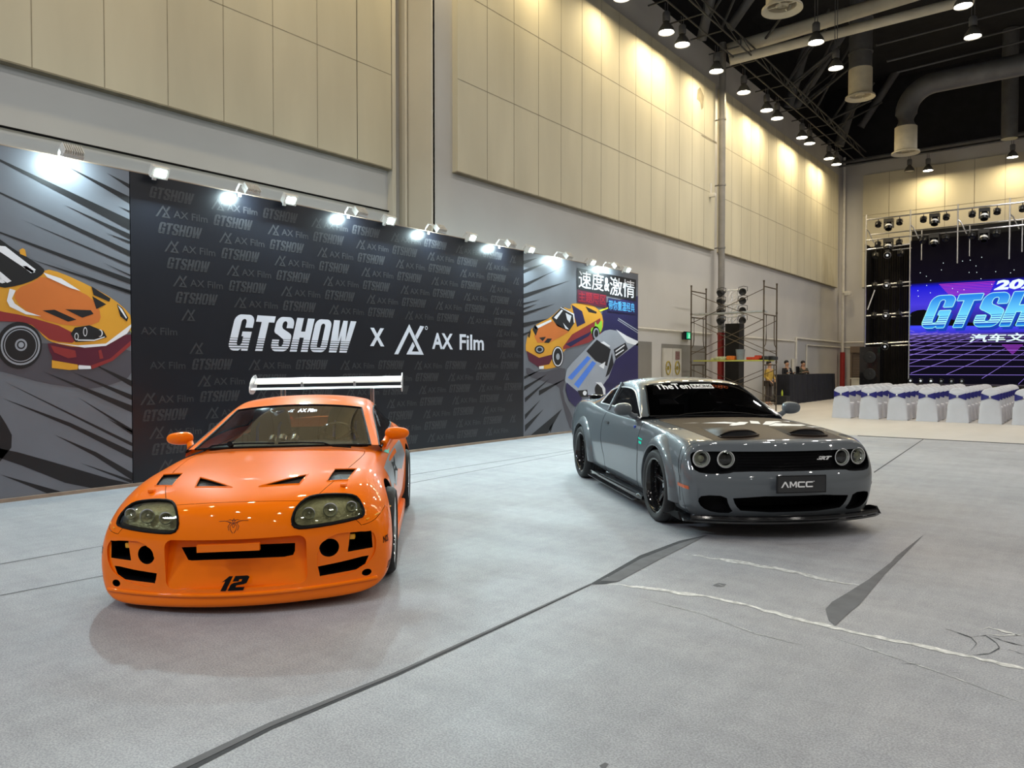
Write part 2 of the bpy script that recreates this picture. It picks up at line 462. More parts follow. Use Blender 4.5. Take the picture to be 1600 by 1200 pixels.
def cabin_mesh(rings, tags, lvl=3):
    """rings[i][r] half ring points side->centre; tags(i, r) -> material"""
    n = len(rings); R = len(rings[0]); V = []; Fc = []; mt = []
    full = 2*R-1
    for ring in rings:
        for r in range(R): V.append((ring[r][0], -ring[r][1], ring[r][2]))
        for r in range(R-2, -1, -1): V.append(tuple(ring[r]))
    for i in range(n-1):
        for r in range(full-1):
            h = r if r < R-1 else full-2-r
            Fc.append((i*full+r, (i+1)*full+r, (i+1)*full+r+1, i*full+r+1)); mt.append(tags(i, h))
    return mod_mesh(V, Fc, mt, lvl)
def build_supra():
    car = Car((-5.6286, 4.0413, -.8003), math.radians(.9))
    car.root = tag(empty('sports_car', (car.pose[0], car.pose[1], 0), car.pose[2]),
        'glossy orange low sports coupe with hood vents and a tall silver rear wing', 'car')
    W = lambda *a: a
    st = [
     S(2.165, W(.80,.86,.87,.79,.68), W(.045,.17,.34,.49,.585), (.605,.602,.595), -.27, (0,.20,.42)),
     S(2.085, W(.87,.915,.92,.86,.73), W(.04,.17,.36,.525,.635), (.675,.672,.655), -.24, (0,.20,.41)),
     S(1.76, W(.88,.935,.94,.91,.78), W(.06,.19,.39,.565,.705), (.765,.762,.745), -.10, (0,.27,.56)),
     S(1.50, W(.86,.91,.92,.91,.79), W(.10,.22,.42,.61,.755), (.800,.797,.775), -.04, (0,.31,.62)),
     S(1.27, W(.86,.90,.915,.905,.79), W(.12,.24,.44,.63,.775), (.822,.818,.795), 0, (0,.33,.66)),
     S(1.00, W(.85,.88,.90,.895,.79), W(.12,.24,.44,.63,.785), (.842,.838,.808), 0, (0,.35,.70)),
     S(.66, W(.86,.87,.88,.87,.795), W(.12,.24,.44,.64,.795), (.876,.868,.826), .08, (0,.37,.735)),
     S(.30, W(.87,.875,.88,.865,.80), W(.12,.24,.44,.64,.81), (.875,.87,.85)),
     S(-.40, W(.87,.88,.885,.87,.81), W(.12,.24,.45,.66,.835), (.85,.85,.845)),
     S(-.92, W(.88,.91,.92,.90,.82), W(.12,.25,.46,.69,.855), (.87,.87,.865)),
     S(-1.27, W(.89,.935,.95,.925,.82), W(.13,.26,.47,.70,.87), (.89,.89,.885)),
     S(-1.62, W(.88,.93,.95,.92,.80), W(.14,.27,.48,.71,.885), (.93,.93,.91)),
     S(-2.00, W(.84,.89,.91,.88,.75), W(.16,.29,.50,.73,.89), (.955,.95,.92)),
     S(-2.22, W(.78,.83,.85,.82,.68), W(.2,.31,.52,.73,.87), (.95,.945,.91), .12)]
    def tg(kind, i, j, k):
        if kind == 'front': return 2
        if kind == 'top':
            if i == 0: return 2 if j <= 1 else 0
            return 1 if (1 <= i <= 5 and j < 2) else 0
        if kind == 'side' and i <= 1 and k <= 2: return 2
        if kind == 'bot' and i <= 1: return 2
        return 0
    V, Fc, mt, idx = lattice(st, (.02, -.01, .012, .012, -.03), (.04, 0, 0, 0, .03), tg)
    me = mod_mesh(V, Fc, mt, 4)
    car.setsurf(me)
    HLp = [(455,817),(460.5,796.8),(473.3,782.2),(488,774.8),(517,772),(546.7,772.6),(559.5,777.6),(567.8,793.2),(568.3,803.3),(565,807.8),(528.3,817),(482.5,824.3),(462.3,825.3)]
    def yz(L): return [(p.y, p.z) for p in car.hits(L)]
    def xy(L): return [(p.x, p.y) for p in car.hits(L)]
    hl = smoothloop(yz(HLp), 1); fog = [(car.hit(514, 856.8).y, car.hit(514, 856.8).z)][0]
    up = yz([(546.7,833),(580,829),(582,856),(543,863)]); low = yz([(496.3,885.8),(530,879),(565,870.2),(576,868.3),(570.5,881.2),(555.9,890.3),(499.9,900.4)])
    ov = car.hit(573, 894)
    cut = []; mir = lambda L: [(-p[0], p[1]) for p in L][::-1]
    def addcut(c, slot): cut.append((c, slot))
    # the recessed centre of the bumper is painted, the openings in it are dark
    rec = rrect(-.425, .165, .425, .47, .05, 5)
    addcut(prism(rec, 'x', 2.6, 2.0, lambda p: 2.165-.27*(p[0]/.86)**2-.012-.085*max(0, (p[1]-.17)/.30)), 3)
    addcut(prism([(-.345,.405),(-.30,.33),(-.28,.325),(.28,.325),(.335,.335),(.345,.36),(.345,.405)][::-1], 'x', 2.6, 1.75), 4)
    for s in (1, -1):
        f = (lambda L: L) if s == 1 else mir
        addcut(prism(f(smoothloop([(.47,.16),(.70,.185),(.83,.26),(.845,.40),(.80,.45),(.50,.455)], 2)), 'x', 2.6, 2.0, lambda p: 2.17-.27*(p[0]/.87)**2-.022), 3)
        addcut(prism(f(hl), 'x', 2.6, 1.5, lambda p: 1.93-.55*(abs(p[0])-.35)), 4)
        addcut(prism(circ(s*fog[0], fog[1], .058, 24), 'x', 2.6, 1.7), 4)
        if len(up) > 3: addcut(prism(f(up), 'x', 2.6, 1.62), 4)
        if len(low) > 5: addcut(prism(f(low), 'x', 2.6, 1.65), 4)
        if ov: addcut(prism(circ(s*ov.y, ov.z, .03, 14, .022), 'x', 2.6, 1.6), 4)
        # bonnet vents
        v1 = xy([(523,733),(558,732.7),(543,750),(510.7,751.7)]); t1 = xy([(481.7,741),(468,756),(405,760)])
        if s == -1: v1 = [(p[0], -p[1]) for p in v1]; t1 = [(p[0], -p[1]) for p in t1]
        for L in (v1, t1):
            if len(L) >= 3: addcut(prism(L, 'z', 1.2, .5, lambda p: .60), 4)
        for (ax_, ay) in ((1.275, 0), (-1.275, 0)):
            c = MB(); c.lathe([(.0001, 0), (.348, 0), (.348, .6), (.0001, .6)], (ax_, s*.60, .335), (0, s, 0), 48); addcut(c, 4)
    tub = prism(rrect(-1.25, -.66, .47, .66, .1), 'z', 1.3, .30); addcut(tub, 4)
    me2 = cutall(me, cut, 5)
    P = split(me2, ['body', 'hood', 'bumper'], car, {'*': 'orange_paint'}, gap=.002)
    body, hood, bumper = P['body'], P['hood'], P['bumper']
    # mesh behind the bonnet vents
    for s in (1, -1):
        for L in (xy([(523,733),(558,732.7),(543,750),(510.7,751.7)]), xy([(481.7,741),(468,756),(405,760)])):
            if len(L) < 3: continue
            L = [(p[0], s*p[1]) for p in L]; mb = MB(); car.patch(mb, [L], 'z', -.02, .04, 0)
            car.part(mb, 'vent_mesh', ['mesh_black'], hood)
            mb = MB(); car.line(mb, L, 'z', .0, .005, 0, True); car.part(mb, 'vent_rim', ['orange_paint'], hood)
    # headlights
    for s in (1, -1):
        L = hl if s == 1 else mir(hl)
        mb = MB(); car.patch(mb, [L], 'x', -.004, .03, 0)
        o = car.part(mb, 'headlight', ['lens_glass'], smooth=60); o['label'] = 'smoky glass headlight with three round lamps'
        mb = MB(); car.line(mb, L, 'x', .001, .009, 0, True); car.part(mb, 'headlight_seal', ['black'], o)
        # bowl behind the lens
        ys = [p[0] for p in L]; zs = [p[1] for p in L]; cy = sum(ys)/len(ys); cz = sum(zs)/len(zs)
        mb = MB(); v2, t = tri2d([dens([(cy+(p[0]-cy)*.99, cz+(p[1]-cz)*.99) for p in L], .02)], .03)
        V3 = []
        for a, b in v2:
            q = car.on(a, b, 'x'); V3.append((q.x-.075 if q else 1.9, a, b))
        mb.add(V3, t, 0); car.part(mb, 'lamp_bowl', ['lamp_bowl'], o, 60)
        y0, y1 = min(abs(v) for v in ys), max(abs(v) for v in ys)
        for fy, fz, r in ((.22, -.004, .036), (.52, .004, .042), (.82, .01, .032)):
            yy = s*(y0+(y1-y0)*fy); q = car.on(yy, cz+fz, 'x')
            if q is None: continue
            mb = MB(); mb.lathe([(r, -.005), (r+.004, 0), (r*.98, .002), (r*.75, -.02), (r*.45, -.028), (r*.3, -.012), (.0001, -.006)], (q.x-.02, yy, cz+fz), (1, 0, 0), 24, mf=[1, 1, 0, 0, 1, 1])
            car.part(mb, 'lamp_reflector', ['lamp_lens', 'steel'], o, 50)
    # plate bar across the mouth, round tow cap, number and writing
    mb = MB(); mb.box((2.150, -.03, .42), (.03, .37, .045)); car.part(mb, 'plate_bar', ['orange_paint'], bumper)
    mb = MB()
    n1 = [(0,.62),(.20,1),(.36,1),(.36,0),(.12,0),(.12,.66),(0,.60)]
    sh = lambda L, w=.30: [((p[0]+p[1]*w)*.135, p[1]*.085) for p in L]
    n2 = [(.46,.62),(.46,1),(1.0,1),(1.12,.9),(1.12,.5),(1.02,.42),(.72,.36),(.72,.24),(1.12,.24),(1.12,0),(.44,0),(.44,.44),(.54,.54),(.84,.62),(.84,.76),(.72,.76),(.72,.62)]
    for L in (n1, n2):
        q = [(p[0]-.10, p[1]) for p in sh(L)]
        v2, t = tri2d([q])
        # recess face: place the figures just proud of it
        mb.add([(2.165-.27*((p[0])/.86)**2-.012-.085*max(0, (.155+p[1]-.17)/.30)+.008, p[0], .155+p[1]) for p in v2], t)
    car.part(mb, 'race_number', ['black'], bumper)['label'] = 'black race number 12'
    # pinstripe emblem on the nose
    mb = MB(); e = car.hit(366, 818); ez = e.z if e else .6
    for s in (1, -1):
        for L in ([(.0,.0),(.03,.012),(.075,.02),(.12,.018)], [(.0,.02),(.03,.028),(.06,.02),(.02,.0)], [(.01,.0),(.03,-.02),(.02,-.05),(.005,-.07)], [(.03,.0),(.045,-.02),(.035,-.05)], [(.0,.035),(.012,.02),(.0,.0),(.012,-.015),(0,-.03)]):
            car.line(mb, [(s*a*.72, ez+b*.8) for a, b in L], 'x', .0005, .0018, 0)
    car.part(mb, 'pinstripe_emblem', ['pin_brown'], bumper)
    mb = MB()
    car.line(mb, [(y, .128) for y in [(-.84+.084*k) for k in range(21)]], 'x', .0, .014, 0, False, .03, 8)
    car.part(mb, 'front_lip', ['orange_paint'], bumper, 60)
    mb = MB(); blob(mb, (1.95, .668, .415), (.03, .085, .035), 0, 2); car.part(mb, 'indicator_lens', ['yellow_line'], bumper)
    mb = MB(); blob(mb, (1.95, -.668, .415), (.03, .085, .035), 0, 2); car.part(mb, 'indicator_lens', ['yellow_line'], bumper)
    for s in (1, -1):
        mb = MB(); L = car.hits([(572,812),(590,803),(610,791)]); 
        if len(L) > 2: mb.path([(p.x, s*p.y, p.z+.002) for p in L], .006, 6, 0); car.part(mb, 'pinstripe', ['yellow_line'], body)
        q = car.hit(536.7, 759)
        if q: mb = MB(); blob(mb, (q.x, s*q.y, q.z+.006), (.05, .04, .02), 0, 2); car.part(mb, 'washer_jet', ['orange_paint'], hood)
    # lettering low on the corner of the bumper and beside the air duct
    for s in (1, -1):
        for txt, cx, cz, ww, hh in (('STILLEN', 1.72, .165, .22, .045), ('NOS', 1.84, .345, .07, .045)):
            vf = fit2d(text2d(txt, 1, .03, shear=.3), ww, hh)
            mb = MB(); v = [((cx+(ww/2-a)*s*1. if s > 0 else cx-(ww/2-a)), cz+b) for a, b in vf[0]]
            car.patchvf(mb, (v, vf[1]), 'y+' if s > 0 else 'y-', .002, 0)
            if mb.f: car.part(mb, 'bumper_lettering', ['black'], bumper)
    # silver and dark torn paint on the doors
    for s in (1, -1):
        ax = 'y+' if s > 0 else 'y-'
        mb = MB(); car.patch(mb, [[(.95,.72),(.2,.74),(-.9,.76),(-1.0,.60),(-.6,.50),(-.2,.56),(.1,.44),(.4,.52),(.6,.40),(.9,.50)]], ax, .002, .06, 0)
        car.patch(mb, [[(.45,.80),(.30,.80),(.1,.765),(-.1,.77),(.2,.745)]], ax, .003, .06, 1)
        car.patch(mb, [[(.3,.68),(.1,.66),(-.1,.70),(.0,.62),(-.2,.54),(.1,.58),(.3,.5),(.25,.62)]], ax, .003, .06, 2)
        car.part(mb, 'side_livery', ['steel', 'green_decal', 'black'], body)
    # greenhouse
    rg = [
     [(.54,.795,.80),(.54,.785,.845),(.555,.77,.858),(.57,.75,.866),(.69,.42,.882),(.735,0,.888)],
     [(.14,.815,.80),(.14,.805,.86),(.13,.705,.985),(.15,.665,1.005),(.235,.37,1.035),(.27,0,1.045)],
     [(-.22,.82,.80),(-.22,.81,.875),(-.20,.635,1.125),(-.185,.585,1.145),(-.20,.32,1.178),(-.21,0,1.188)],
     [(-.50,.825,.80),(-.50,.815,.88),(-.50,.615,1.185),(-.49,.555,1.215),(-.49,.30,1.25),(-.49,0,1.258)],
     [(-.92,.82,.82),(-.92,.81,.89),(-.92,.605,1.175),(-.92,.54,1.205),(-.92,.30,1.24),(-.92,0,1.25)],
     [(-1.30,.80,.84),(-1.30,.78,.90),(-1.30,.58,1.09),(-1.30,.52,1.12),(-1.32,.28,1.165),(-1.33,0,1.175)],
     [(-1.68,.75,.86),(-1.68,.72,.91),(-1.70,.53,.985),(-1.70,.47,1.01),(-1.72,.25,1.05),(-1.74,0,1.06)],
     [(-1.95,.68,.87),(-1.95,.64,.90),(-1.96,.48,.915),(-1.97,.42,.93),(-2.0,.22,.95),(-2.0,0,.955)]]
    def ctg(i, r):
        if r >= 3 and i <= 1: return 1
        if r == 1 and 0 <= i <= 4: return 2
        if r >= 3 and i >= 4: return 3
        return 0
    cab = cabin_mesh(rg, ctg)
    carb = Car(car.pose, car.roll); carb.root = car.root
    P = split(cab, ['roof', 'windshield', 'side_window', 'rear_window'], car, {'*': 'orange_paint', 'windshield': 'clear_glass', 'side_window': 'tint_glass', 'rear_window': 'tint_glass'}, gap=.003, sm=80)
    car.setsurf(me, cab)
    # rubber around the windshield
    band = border(cab, 1); mb = MB()
    for L in band: mb.path(L, .010, 6, 0, True)
    car.part(mb, 'window_seal', ['black'], P['windshield'])
    band = border(cab, 2)
    for L in band:
        mb = MB(); mb.path(L, .008, 6, 0, True); car.part(mb, 'window_seal', ['black'], P['side_window'])
    # banner writing on the glass
    mb = MB(); addlogo(mb, lambda a, b: car.on(a, b, 'x', .003), -.075, 1.118, .045, .022)
    vf = fit2d(text2d('AX Film', 1, .03), .165, .026, .03-.02, 1.116)
    car.patchvf(mb, vf, 'x', .003, 0)
    car.part(mb, 'windshield_lettering', ['white_paint'], P['windshield'])
    # wipers
    mb = MB()
    for a, b in (((.62, -.62), (.70, -.05)), ((.70, -.02), (.68, .55))):
        L = [car.on(a[0]+(b[0]-a[0])*t, a[1]+(b[1]-a[1])*t, 'z', .02) for t in [k/8 for k in range(9)]]; L = [p for p in L if p]
        mb.path(L, .007, 6, 0)
    mb.tube((.66, -.40, .90), (.70, -.40, .915), .022, 10, 0)
    car.part(mb, 'wiper', ['black'])
    # cabin interior
    mb = MB(); blob(mb, (.30, 0, .80), (.42, 1.25, .16), 0, 3); 
    car.part(mb, 'dashboard', ['black'])
    mb = MB()
    for y, r in ((-.05, .04), (-.13, .034), (.05, .034)): mb.lathe([(r, -.05), (r, .02), (r*.8, .02), (r*.7, 0), (.0001, 0)], (.38, y, .915), (-.7, 0, .35), 20)
    car.part(mb, 'gauge_pod', ['chrome'])
    mb = MB(); C0 = Vector((.02, .36, .86)); q = Vector((1, 0, -.45)).to_track_quat('Z', 'Y').to_matrix()
    ringp = [C0+q@Vector((.175*math.cos(2*PI*k/40), .175*math.sin(2*PI*k/40), 0)) for k in range(40)]
    mb.path(ringp, .014, 8, 0, True)
    for a in (0, 2.1, 4.2): mb.tube(C0, C0+q@Vector((.17*math.sin(a), -.17*math.cos(a), 0)), .014, 6, 0)
    mb.tube(C0, C0+Vector((.25, 0, -.1)), .03, 10, 0); car.part(mb, 'steering_wheel', ['gloss_black'])
    for y in (.36, -.36):
        mb = MB(); blob(mb, (-.30, y, .42), (.55, .50, .16), 0, 3)
        blob(mb, (-.60, y, .78), (.14, .50, .72), 0, 3, Matrix.Rotation(-.25, 3, 'Y'), lambda v: Vector((v.x, v.y*(.62 if v.z > 0 else 1), v.z)))
        for t in (-.24, .24): blob(mb, (-.52, y+t*.92, .66), (.18, .07, .46), 0, 2, Matrix.Rotation(-.25, 3, 'Y'))
        o = car.part(mb, 'seat', ['seat_cloth' if y > 0 else 'seat_tan_reflection'])  # tan of the right seat stands in for a brown windshield reflection
        for t in (-.1, .1):
            mb = MB(); mb.path([(-.66, y+t, 1.02), (-.50, y+t, .95), (-.44, y+t, .7), (-.34, y+t*.8, .5)], .014, 4, 0); car.part(mb, 'seat_belt', ['blue_strap'], o)
    # door mirrors
    for s in (1, -1): mirror_box(car, 'side_mirror', (.40, s*.79, .85), (.32, s*.905, .935), (.15, .21, .115), 'orange_paint', -.15)
    # rear wing
    mb = MB()
    def foil(x0, z0, ch, th, a, hw, n=9):
        up = []; lo = []
        for k in range(n):
            t = k/(n-1); yt = th*(1.48*math.sqrt(t)-.63*t-1.76*t*t*.5+.0*t)*(1-t*.55); up.append((t*ch, yt*.7)); lo.append((t*ch, -yt*.3))
        L = up+lo[::-1]; ca, sa = math.cos(a), math.sin(a); o = []
        for x, z in L: o.append((x0-(x*ca-z*sa), z0+x*sa+z*ca))
        c = MB(); m = len(o); c.add([(p[0], -hw, p[1]) for p in o]+[(p[0], hw, p[1]) for p in o], [(i, m+i, m+(i+1) % m, (i+1) % m) for i in range(m)]+[tuple(range(m-1, -1, -1)), tuple(range(m, 2*m))])
        return c
    c = foil(-1.86, 1.275, .20, .035, .10, .845); mb.add(c.v, c.f, 0)
    wg = car.part(mb, 'rear_wing', ['alu'], smooth=40)
    c = foil(-2.02, 1.335, .17, .028, .42, .845); mb = MB(); mb.add(c.v, c.f, 0); car.part(mb, 'wing_flap', ['alu'], wg, 40)
    for s in (1, -1):
        mb = MB(); mb.flat([smoothloop([(-1.83,1.23),(-1.84,1.33),(-2.0,1.43),(-2.20,1.45),(-2.21,1.32),(-2.05,1.22)], 1)], (0, s*.848, 0), (1, 0, 0), (0, 0, 1), 0, .008, Vector((0, -s, 0)))
        car.part(mb, 'end_plate', ['alu'], wg)
        mb = MB(); mb.box((-1.97, s*.52, 1.10), (.10, .014, .36)); mb.box((-1.97, s*.52, .935), (.16, .07, .02)); mb.box((-2.0, s*.49, 1.20), (.03, .012, .16))
        car.part(mb, 'wing_post', ['steel'], wg)
        for y in (.30,): mb = MB(); mb.box((-2.03, s*y, 1.318), (.10, .02, .07)); car.part(mb, 'wing_bracket', ['steel'], wg)
    # side skirts
    for s in (1, -1):
        mb = MB(); blob(mb, (0, s*.875, .13), (1.72, .09, .10), 0, 2); car.part(mb, 'side_skirt', ['orange_paint'])
    mb = MB(); blob(mb, (0, 0, .20), (3.4, 1.1, .14), 0, 2); car.part(mb, 'underbody', ['black'])
    sty = dict(rim='chrome', lip='chrome', nut='steel', dish=.07)
    for x in (1.275, -1.275):
        for s in (1, -1): wheel(car, x, s*(.80 if x > 0 else .81), s, .318, .235, .245, sty, 6)
    return car
def border(me, mi):
    """closed boundary loops of the faces with one material index"""
    ed = {}
    for p in me.polygons:
        if p.material_index == mi:
            v = list(p.vertices)
            for i in range(len(v)):
                k = (v[i], v[(i+1) % len(v)]); r = (k[1], k[0])
                if r in ed: del ed[r]
                else: ed[k] = 1
    nx = {}
    for a, b in ed: nx.setdefault(a, []).append(b)
    loops = []
    while nx:
        a = next(iter(nx)); L = [a]; cur = a
        while True:
            b = nx[cur].pop()
            if not nx[cur]: del nx[cur]
            if b == a or b not in nx:
                break
            L.append(b); cur = b
        loops.append([tuple(me.vertices[i].co) for i in L])
    return [L for L in loops if len(L) > 4]
def cutall(me, cut, mats):
    o = bpy.data.objects.new('b', me.copy()); COL.objects.link(o)
    while len(o.data.materials) < mats: o.data.materials.append(M['black'])
    cos = []
    for c, slot in cut:
        k = bpy.data.meshes.new('k'); k.from_pydata(c.v, [], c.f); k.update()
        bm = bmesh.new(); bm.from_mesh(k); bmesh.ops.remove_doubles(bm, verts=bm.verts, dist=1e-5); bmesh.ops.recalc_face_normals(bm, faces=bm.faces); bm.to_mesh(k); bm.free()
        for i in range(mats): k.materials.append(M['black'])
        k.polygons.foreach_set('material_index', [slot]*len(k.polygons))
        ko = bpy.data.objects.new('k', k); COL.objects.link(ko); cos.append(ko)
        md = o.modifiers.new('d', 'BOOLEAN'); md.operation = 'DIFFERENCE'; md.solver = 'EXACT'; md.object = ko; md.material_mode = 'INDEX'
    dg = bpy.context.evaluated_depsgraph_get(); r = bpy.data.meshes.new_from_object(o.evaluated_get(dg))
    print('cut', len(me.polygons), '->', len(r.polygons))
    bpy.data.objects.remove(o)
    for ko in cos: bpy.data.objects.remove(ko)
    return r
def addlogo(mb, place, x, y, w, h, m=0):
    """triangular A X mark"""
    A = [[(0,0),(.5,1),(1,0),(.40,0),(.62,.42),(.69,.29),(.585,.10),(.83,.10),(.5,.75),(.13,0)], [(.70,.62),(.77,.50),(1.02,.95),(.88,.97)]]
    for L in A:
        v2, t = tri2d([L])
        V3 = [place(x+a*w, y+b*h) for a, b in v2]
        if all(p is not None for p in V3): mb.add(V3, t, m)
def build_muscle():
    car = Car((-3.8367, 8.3263, -.7501), 0.)
    car.root = tag(empty('muscle_car', (car.pose[0], car.pose[1], 0), car.pose[2]),
        'grey wide-body muscle coupe with matte black bonnet and black front grille', 'car')
    W = lambda *a: a
    st = [
     S(2.36, W(.80,.87,.90,.90,.86), W(.15,.31,.53,.62,.80), (.835,.832,.825), -.20, (0,.28,.62)),
     S(2.22, W(.86,.92,.94,.94,.86), W(.14,.31,.54,.66,.835), (.865,.862,.855), -.15, (0,.30,.66)),
     S(1.90, W(.89,.945,.96,.955,.87), W(.15,.33,.56,.72,.865), (.905,.90,.885), -.06, (0,.32,.70)),
     S(1.475, W(.89,.935,.95,.945,.87), W(.16,.34,.58,.76,.90), (.94,.935,.915), 0, (0,.33,.71)),
     S(1.10, W(.89,.92,.935,.925,.86), W(.16,.34,.58,.78,.92), (.962,.957,.935), 0, (0,.34,.73)),
     S(.74, W(.89,.915,.93,.92,.85), W(.16,.34,.58,.79,.935), (.985,.98,.95), .10, (0,.36,.76)),
     S(.30, W(.89,.915,.935,.92,.85), W(.16,.35,.60,.81,.95), (.96,.96,.955)),
     S(-.40, W(.89,.92,.94,.925,.85), W(.17,.35,.61,.83,.965), (.96,.96,.96)),
     S(-1.00, W(.90,.95,.965,.94,.85), W(.17,.36,.62,.86,1.00), (.99,.99,.99)),
     S(-1.475, W(.90,.97,.985,.95,.85), W(.18,.37,.63,.90,1.04), (1.03,1.03,1.03)),
     S(-1.90, W(.89,.95,.97,.93,.83), W(.19,.38,.63,.90,1.055), (1.06,1.06,1.055)),
     S(-2.30, W(.86,.91,.93,.89,.80), W(.22,.40,.63,.90,1.055), (1.07,1.07,1.06)),
     S(-2.50, W(.82,.88,.90,.86,.77), W(.28,.42,.63,.87,1.03), (1.05,1.05,1.04), .10)]
    def tg(kind, i, j, k):
        if kind == 'front': return 2
        if kind == 'bot' and i < 1: return 2
        if kind == 'side' and i < 1 and k <= 3: return 2
        if kind == 'top':
            if i == 0: return 2
            if 1 <= i <= 4 and j < 2: return 1
        return 0
    V, Fc, mt, idx = lattice(st, (-.02, .045, .07, .0, -.09), (.06, 0, 0, -.03, .02), tg)
    cr = {}
    for j in range(-3, 3):
        cr[(idx[(0,j,4)], idx[(0,j+1,4)])] = .55     # nose edge above the grille
        cr[(idx[(0,j,3)], idx[(0,j+1,3)])] = .25
    for i in range(1, 11):
        for s in (-3, 3):
            cr[(idx[(i,s,4)], idx[(i+1,s,4)])] = .35
    me = mod_mesh(V, Fc, mt, 4, cr)
    car.setsurf(me)
    cut = []; ac = lambda c, s: cut.append((c, s))
    g = smoothloop([(0,.598),(-.52,.598),(-.60,.575),(-.80,.572),(-.865,.61),(-.872,.70),(-.86,.748),(-.80,.765),(0,.768),(.80,.765),(.86,.748),(.872,.70),(.865,.61),(.80,.572),(.60,.575),(.52,.598)], 1)
    ac(prism(g[::-1], 'x', 2.8, 2.2, lambda p: 2.24-.20*(p[0]/.9)**2), 4)
    # lower mouth and the two corner pockets
    ac(prism(smoothloop([(-.56,.385),(.56,.385),(.53,.30),(.46,.235),(-.46,.235),(-.53,.30)], 1), 'x', 2.8, 2.05), 4)
    for s in (1, -1):
        L = [(.61,.385),(.80,.385),(.835,.34),(.80,.27),(.70,.225),(.53,.225),(.585,.30)]
        L = [(s*a, b) for a, b in L]; L = L if s > 0 else L[::-1]
        ac(prism(smoothloop(L, 1), 'x', 2.8, 2.1, lambda p: 2.27-.20*(p[0]/.9)**2), 4)
        for ax_ in (1.475, -1.475):
            c = MB(); c.lathe([(.0001, 0), (.385, 0), (.385, .7), (.0001, .7)], (ax_, s*.55, .365), (0, s, 0), 48); ac(c, 4)
        # bonnet scoop openings
        L = rrect(s*.345-.17, 0, s*.345+.17, 1, .02)
    ac(prism(rrect(-1.3, -.70, .48, .70, .1), 'z', 1.5, .35), 4)
    me2 = cutall(me, cut, 5)
    P = split(me2, ['body', 'hood', 'bumper'], car, {'*': 'grey_paint', 'hood': 'hood_black'}, gap=.0025)
    body, hood, bumper = P['body'], P['hood'], P['bumper']; hood['label'] = 'matte black bonnet with two scoops'
    # grille: fine mesh backing and lamps
    mb = MB(); fx = lambda y: 2.245-.20*(y/.9)**2
    v2, t = tri2d([g]); v2, t = tri2d([dens(g, .05)], .1); mb.add([(fx(a)+.004, a, b) for a, b in v2], t, 0)
    gr = car.part(mb, 'grille', ['black'])
    mb = MB()
    for k in range(7):
        z = .60+.025*k; mb.path([(fx(y)+.012, y, z) for y in [(-.45+.09*q) for q in range(11)]], .0025, 4, 0)
    car.part(mb, 'grille_bars', ['gloss_black'], gr)
    for s in (1, -1):
        for yy, inner in ((.768, 0), (.565, 1)):
            c = (fx(yy)+.02, s*yy, .695); mb = MB(); a = Vector((1, s*.12, 0))
            mb.lathe([(.078, -.03), (.080, .02), (.074, .022), (.068, .006), (.060, .004)], c, a, 36, mf=[0, 1, 1, 1])
            o = car.part(mb, 'headlight', ['gloss_black', 'alu'])
            mb = MB()
            if inner: mb.lathe([(.060, .004), (.045, -.03), (.030, -.035), (.0001, -.03)], c, a, 28, mf=[0, 1, 0]); car.part(mb, 'lamp_bowl', ['gloss_black', 'steel'], o)
            else:
                mb.lathe([(.060, .004), (.050, -.012), (.034, -.02), (.030, 0), (.022, .008), (.0001, .012)], c, a, 28, mf=[1, 0, 1, 0, 0]); car.part(mb, 'projector_lens', ['lamp_bowl', 'chrome'], o)
            mb = MB(); mb.lathe([(.074, .018), (.06, .028), (.03, .036), (.0001, .038)], c, a, 28); car.part(mb, 'lamp_glass', ['clear_glass'], o)
    # SRT badge, right end of the grille
    mb = MB(); vf = fit2d(text2d('SRT', 1, .05, shear=.45), .15, .035)
    mb.add([(fx(.38)+.02, .30+a, .675+b) for a, b in vf[0]], vf[1]); mb.add([(fx(.38)+.012, .30+a, .675+b) for a, b in vf[0]], [tuple(reversed(f)) for f in vf[1]])
    car.part(mb, 'badge', ['white_paint'], gr)['label'] = 'silver slanted lettering badge'
    # number plate
    px = 2.47; mb = MB(); mb.box((px, .01, .50), (.02, .46, .155)); pl = car.part(mb, 'number_plate', ['gloss_black'], bumper); pl['label'] = 'black show plate with white lettering'
    mb = MB(); mb.path([(px+.011, -.215, .428), (px+.011, .235, .428), (px+.011, .235, .572), (px+.011, -.215, .572)], .003, 4, 0, True); car.part(mb, 'plate_frame', ['black'], pl)
    mb = MB(); x = px+.0115; U = Vector((0, 1, 0)); Vv = Vector((0, 0, 1))
    def pg(L, ox, w, h=.052, oz=.472): v2, t = tri2d([L]); mb.add([(x, ox+a*w, oz+b*h) for a, b in v2], t)
    pg([(0,0),(.42,1),(.62,1),(1,0),(.80,0),(.52,.74),(.20,0)], -.185, .075)
    pg([(0,0),(0,1),(.24,1),(.5,.45),(.76,1),(1,1),(1,0),(.80,0),(.80,.68),(.57,.2),(.43,.2),(.20,.68),(.20,0)], -.105, .068)
    for ox in (-.03, .045): pg([(1,0),(.14,0),(0,.16),(0,.84),(.14,1),(1,1),(1,.78),(.24,.78),(.22,.7),(.22,.3),(.24,.22),(1,.22)], ox, .068)
    pg(circ(.5, .5, .5, 10), .119, .008, .01, .518)
    car.part(mb, 'plate_lettering', ['white_paint'], pl)
    # front splitter with upturned corner blades
    def spl(y):
        return 2.455-.21*(abs(y)/.9)**2.2
    mb = MB(); ys = [-.957+.087*k for k in range(23)]
    up = []; 
    for y in ys:
        xf = spl(min(.9, abs(y)))+.0-(max(0, abs(y)-.9)*.9); up.append((xf, y))
    n = len(up); vs = []
    for x_, y in up: vs += [(x_, y, .165), (x_, y, .148), (1.90 if abs(y) > .5 else 2.1, y*.97, .148), (1.90 if abs(y) > .5 else 2.1, y*.97, .165)]
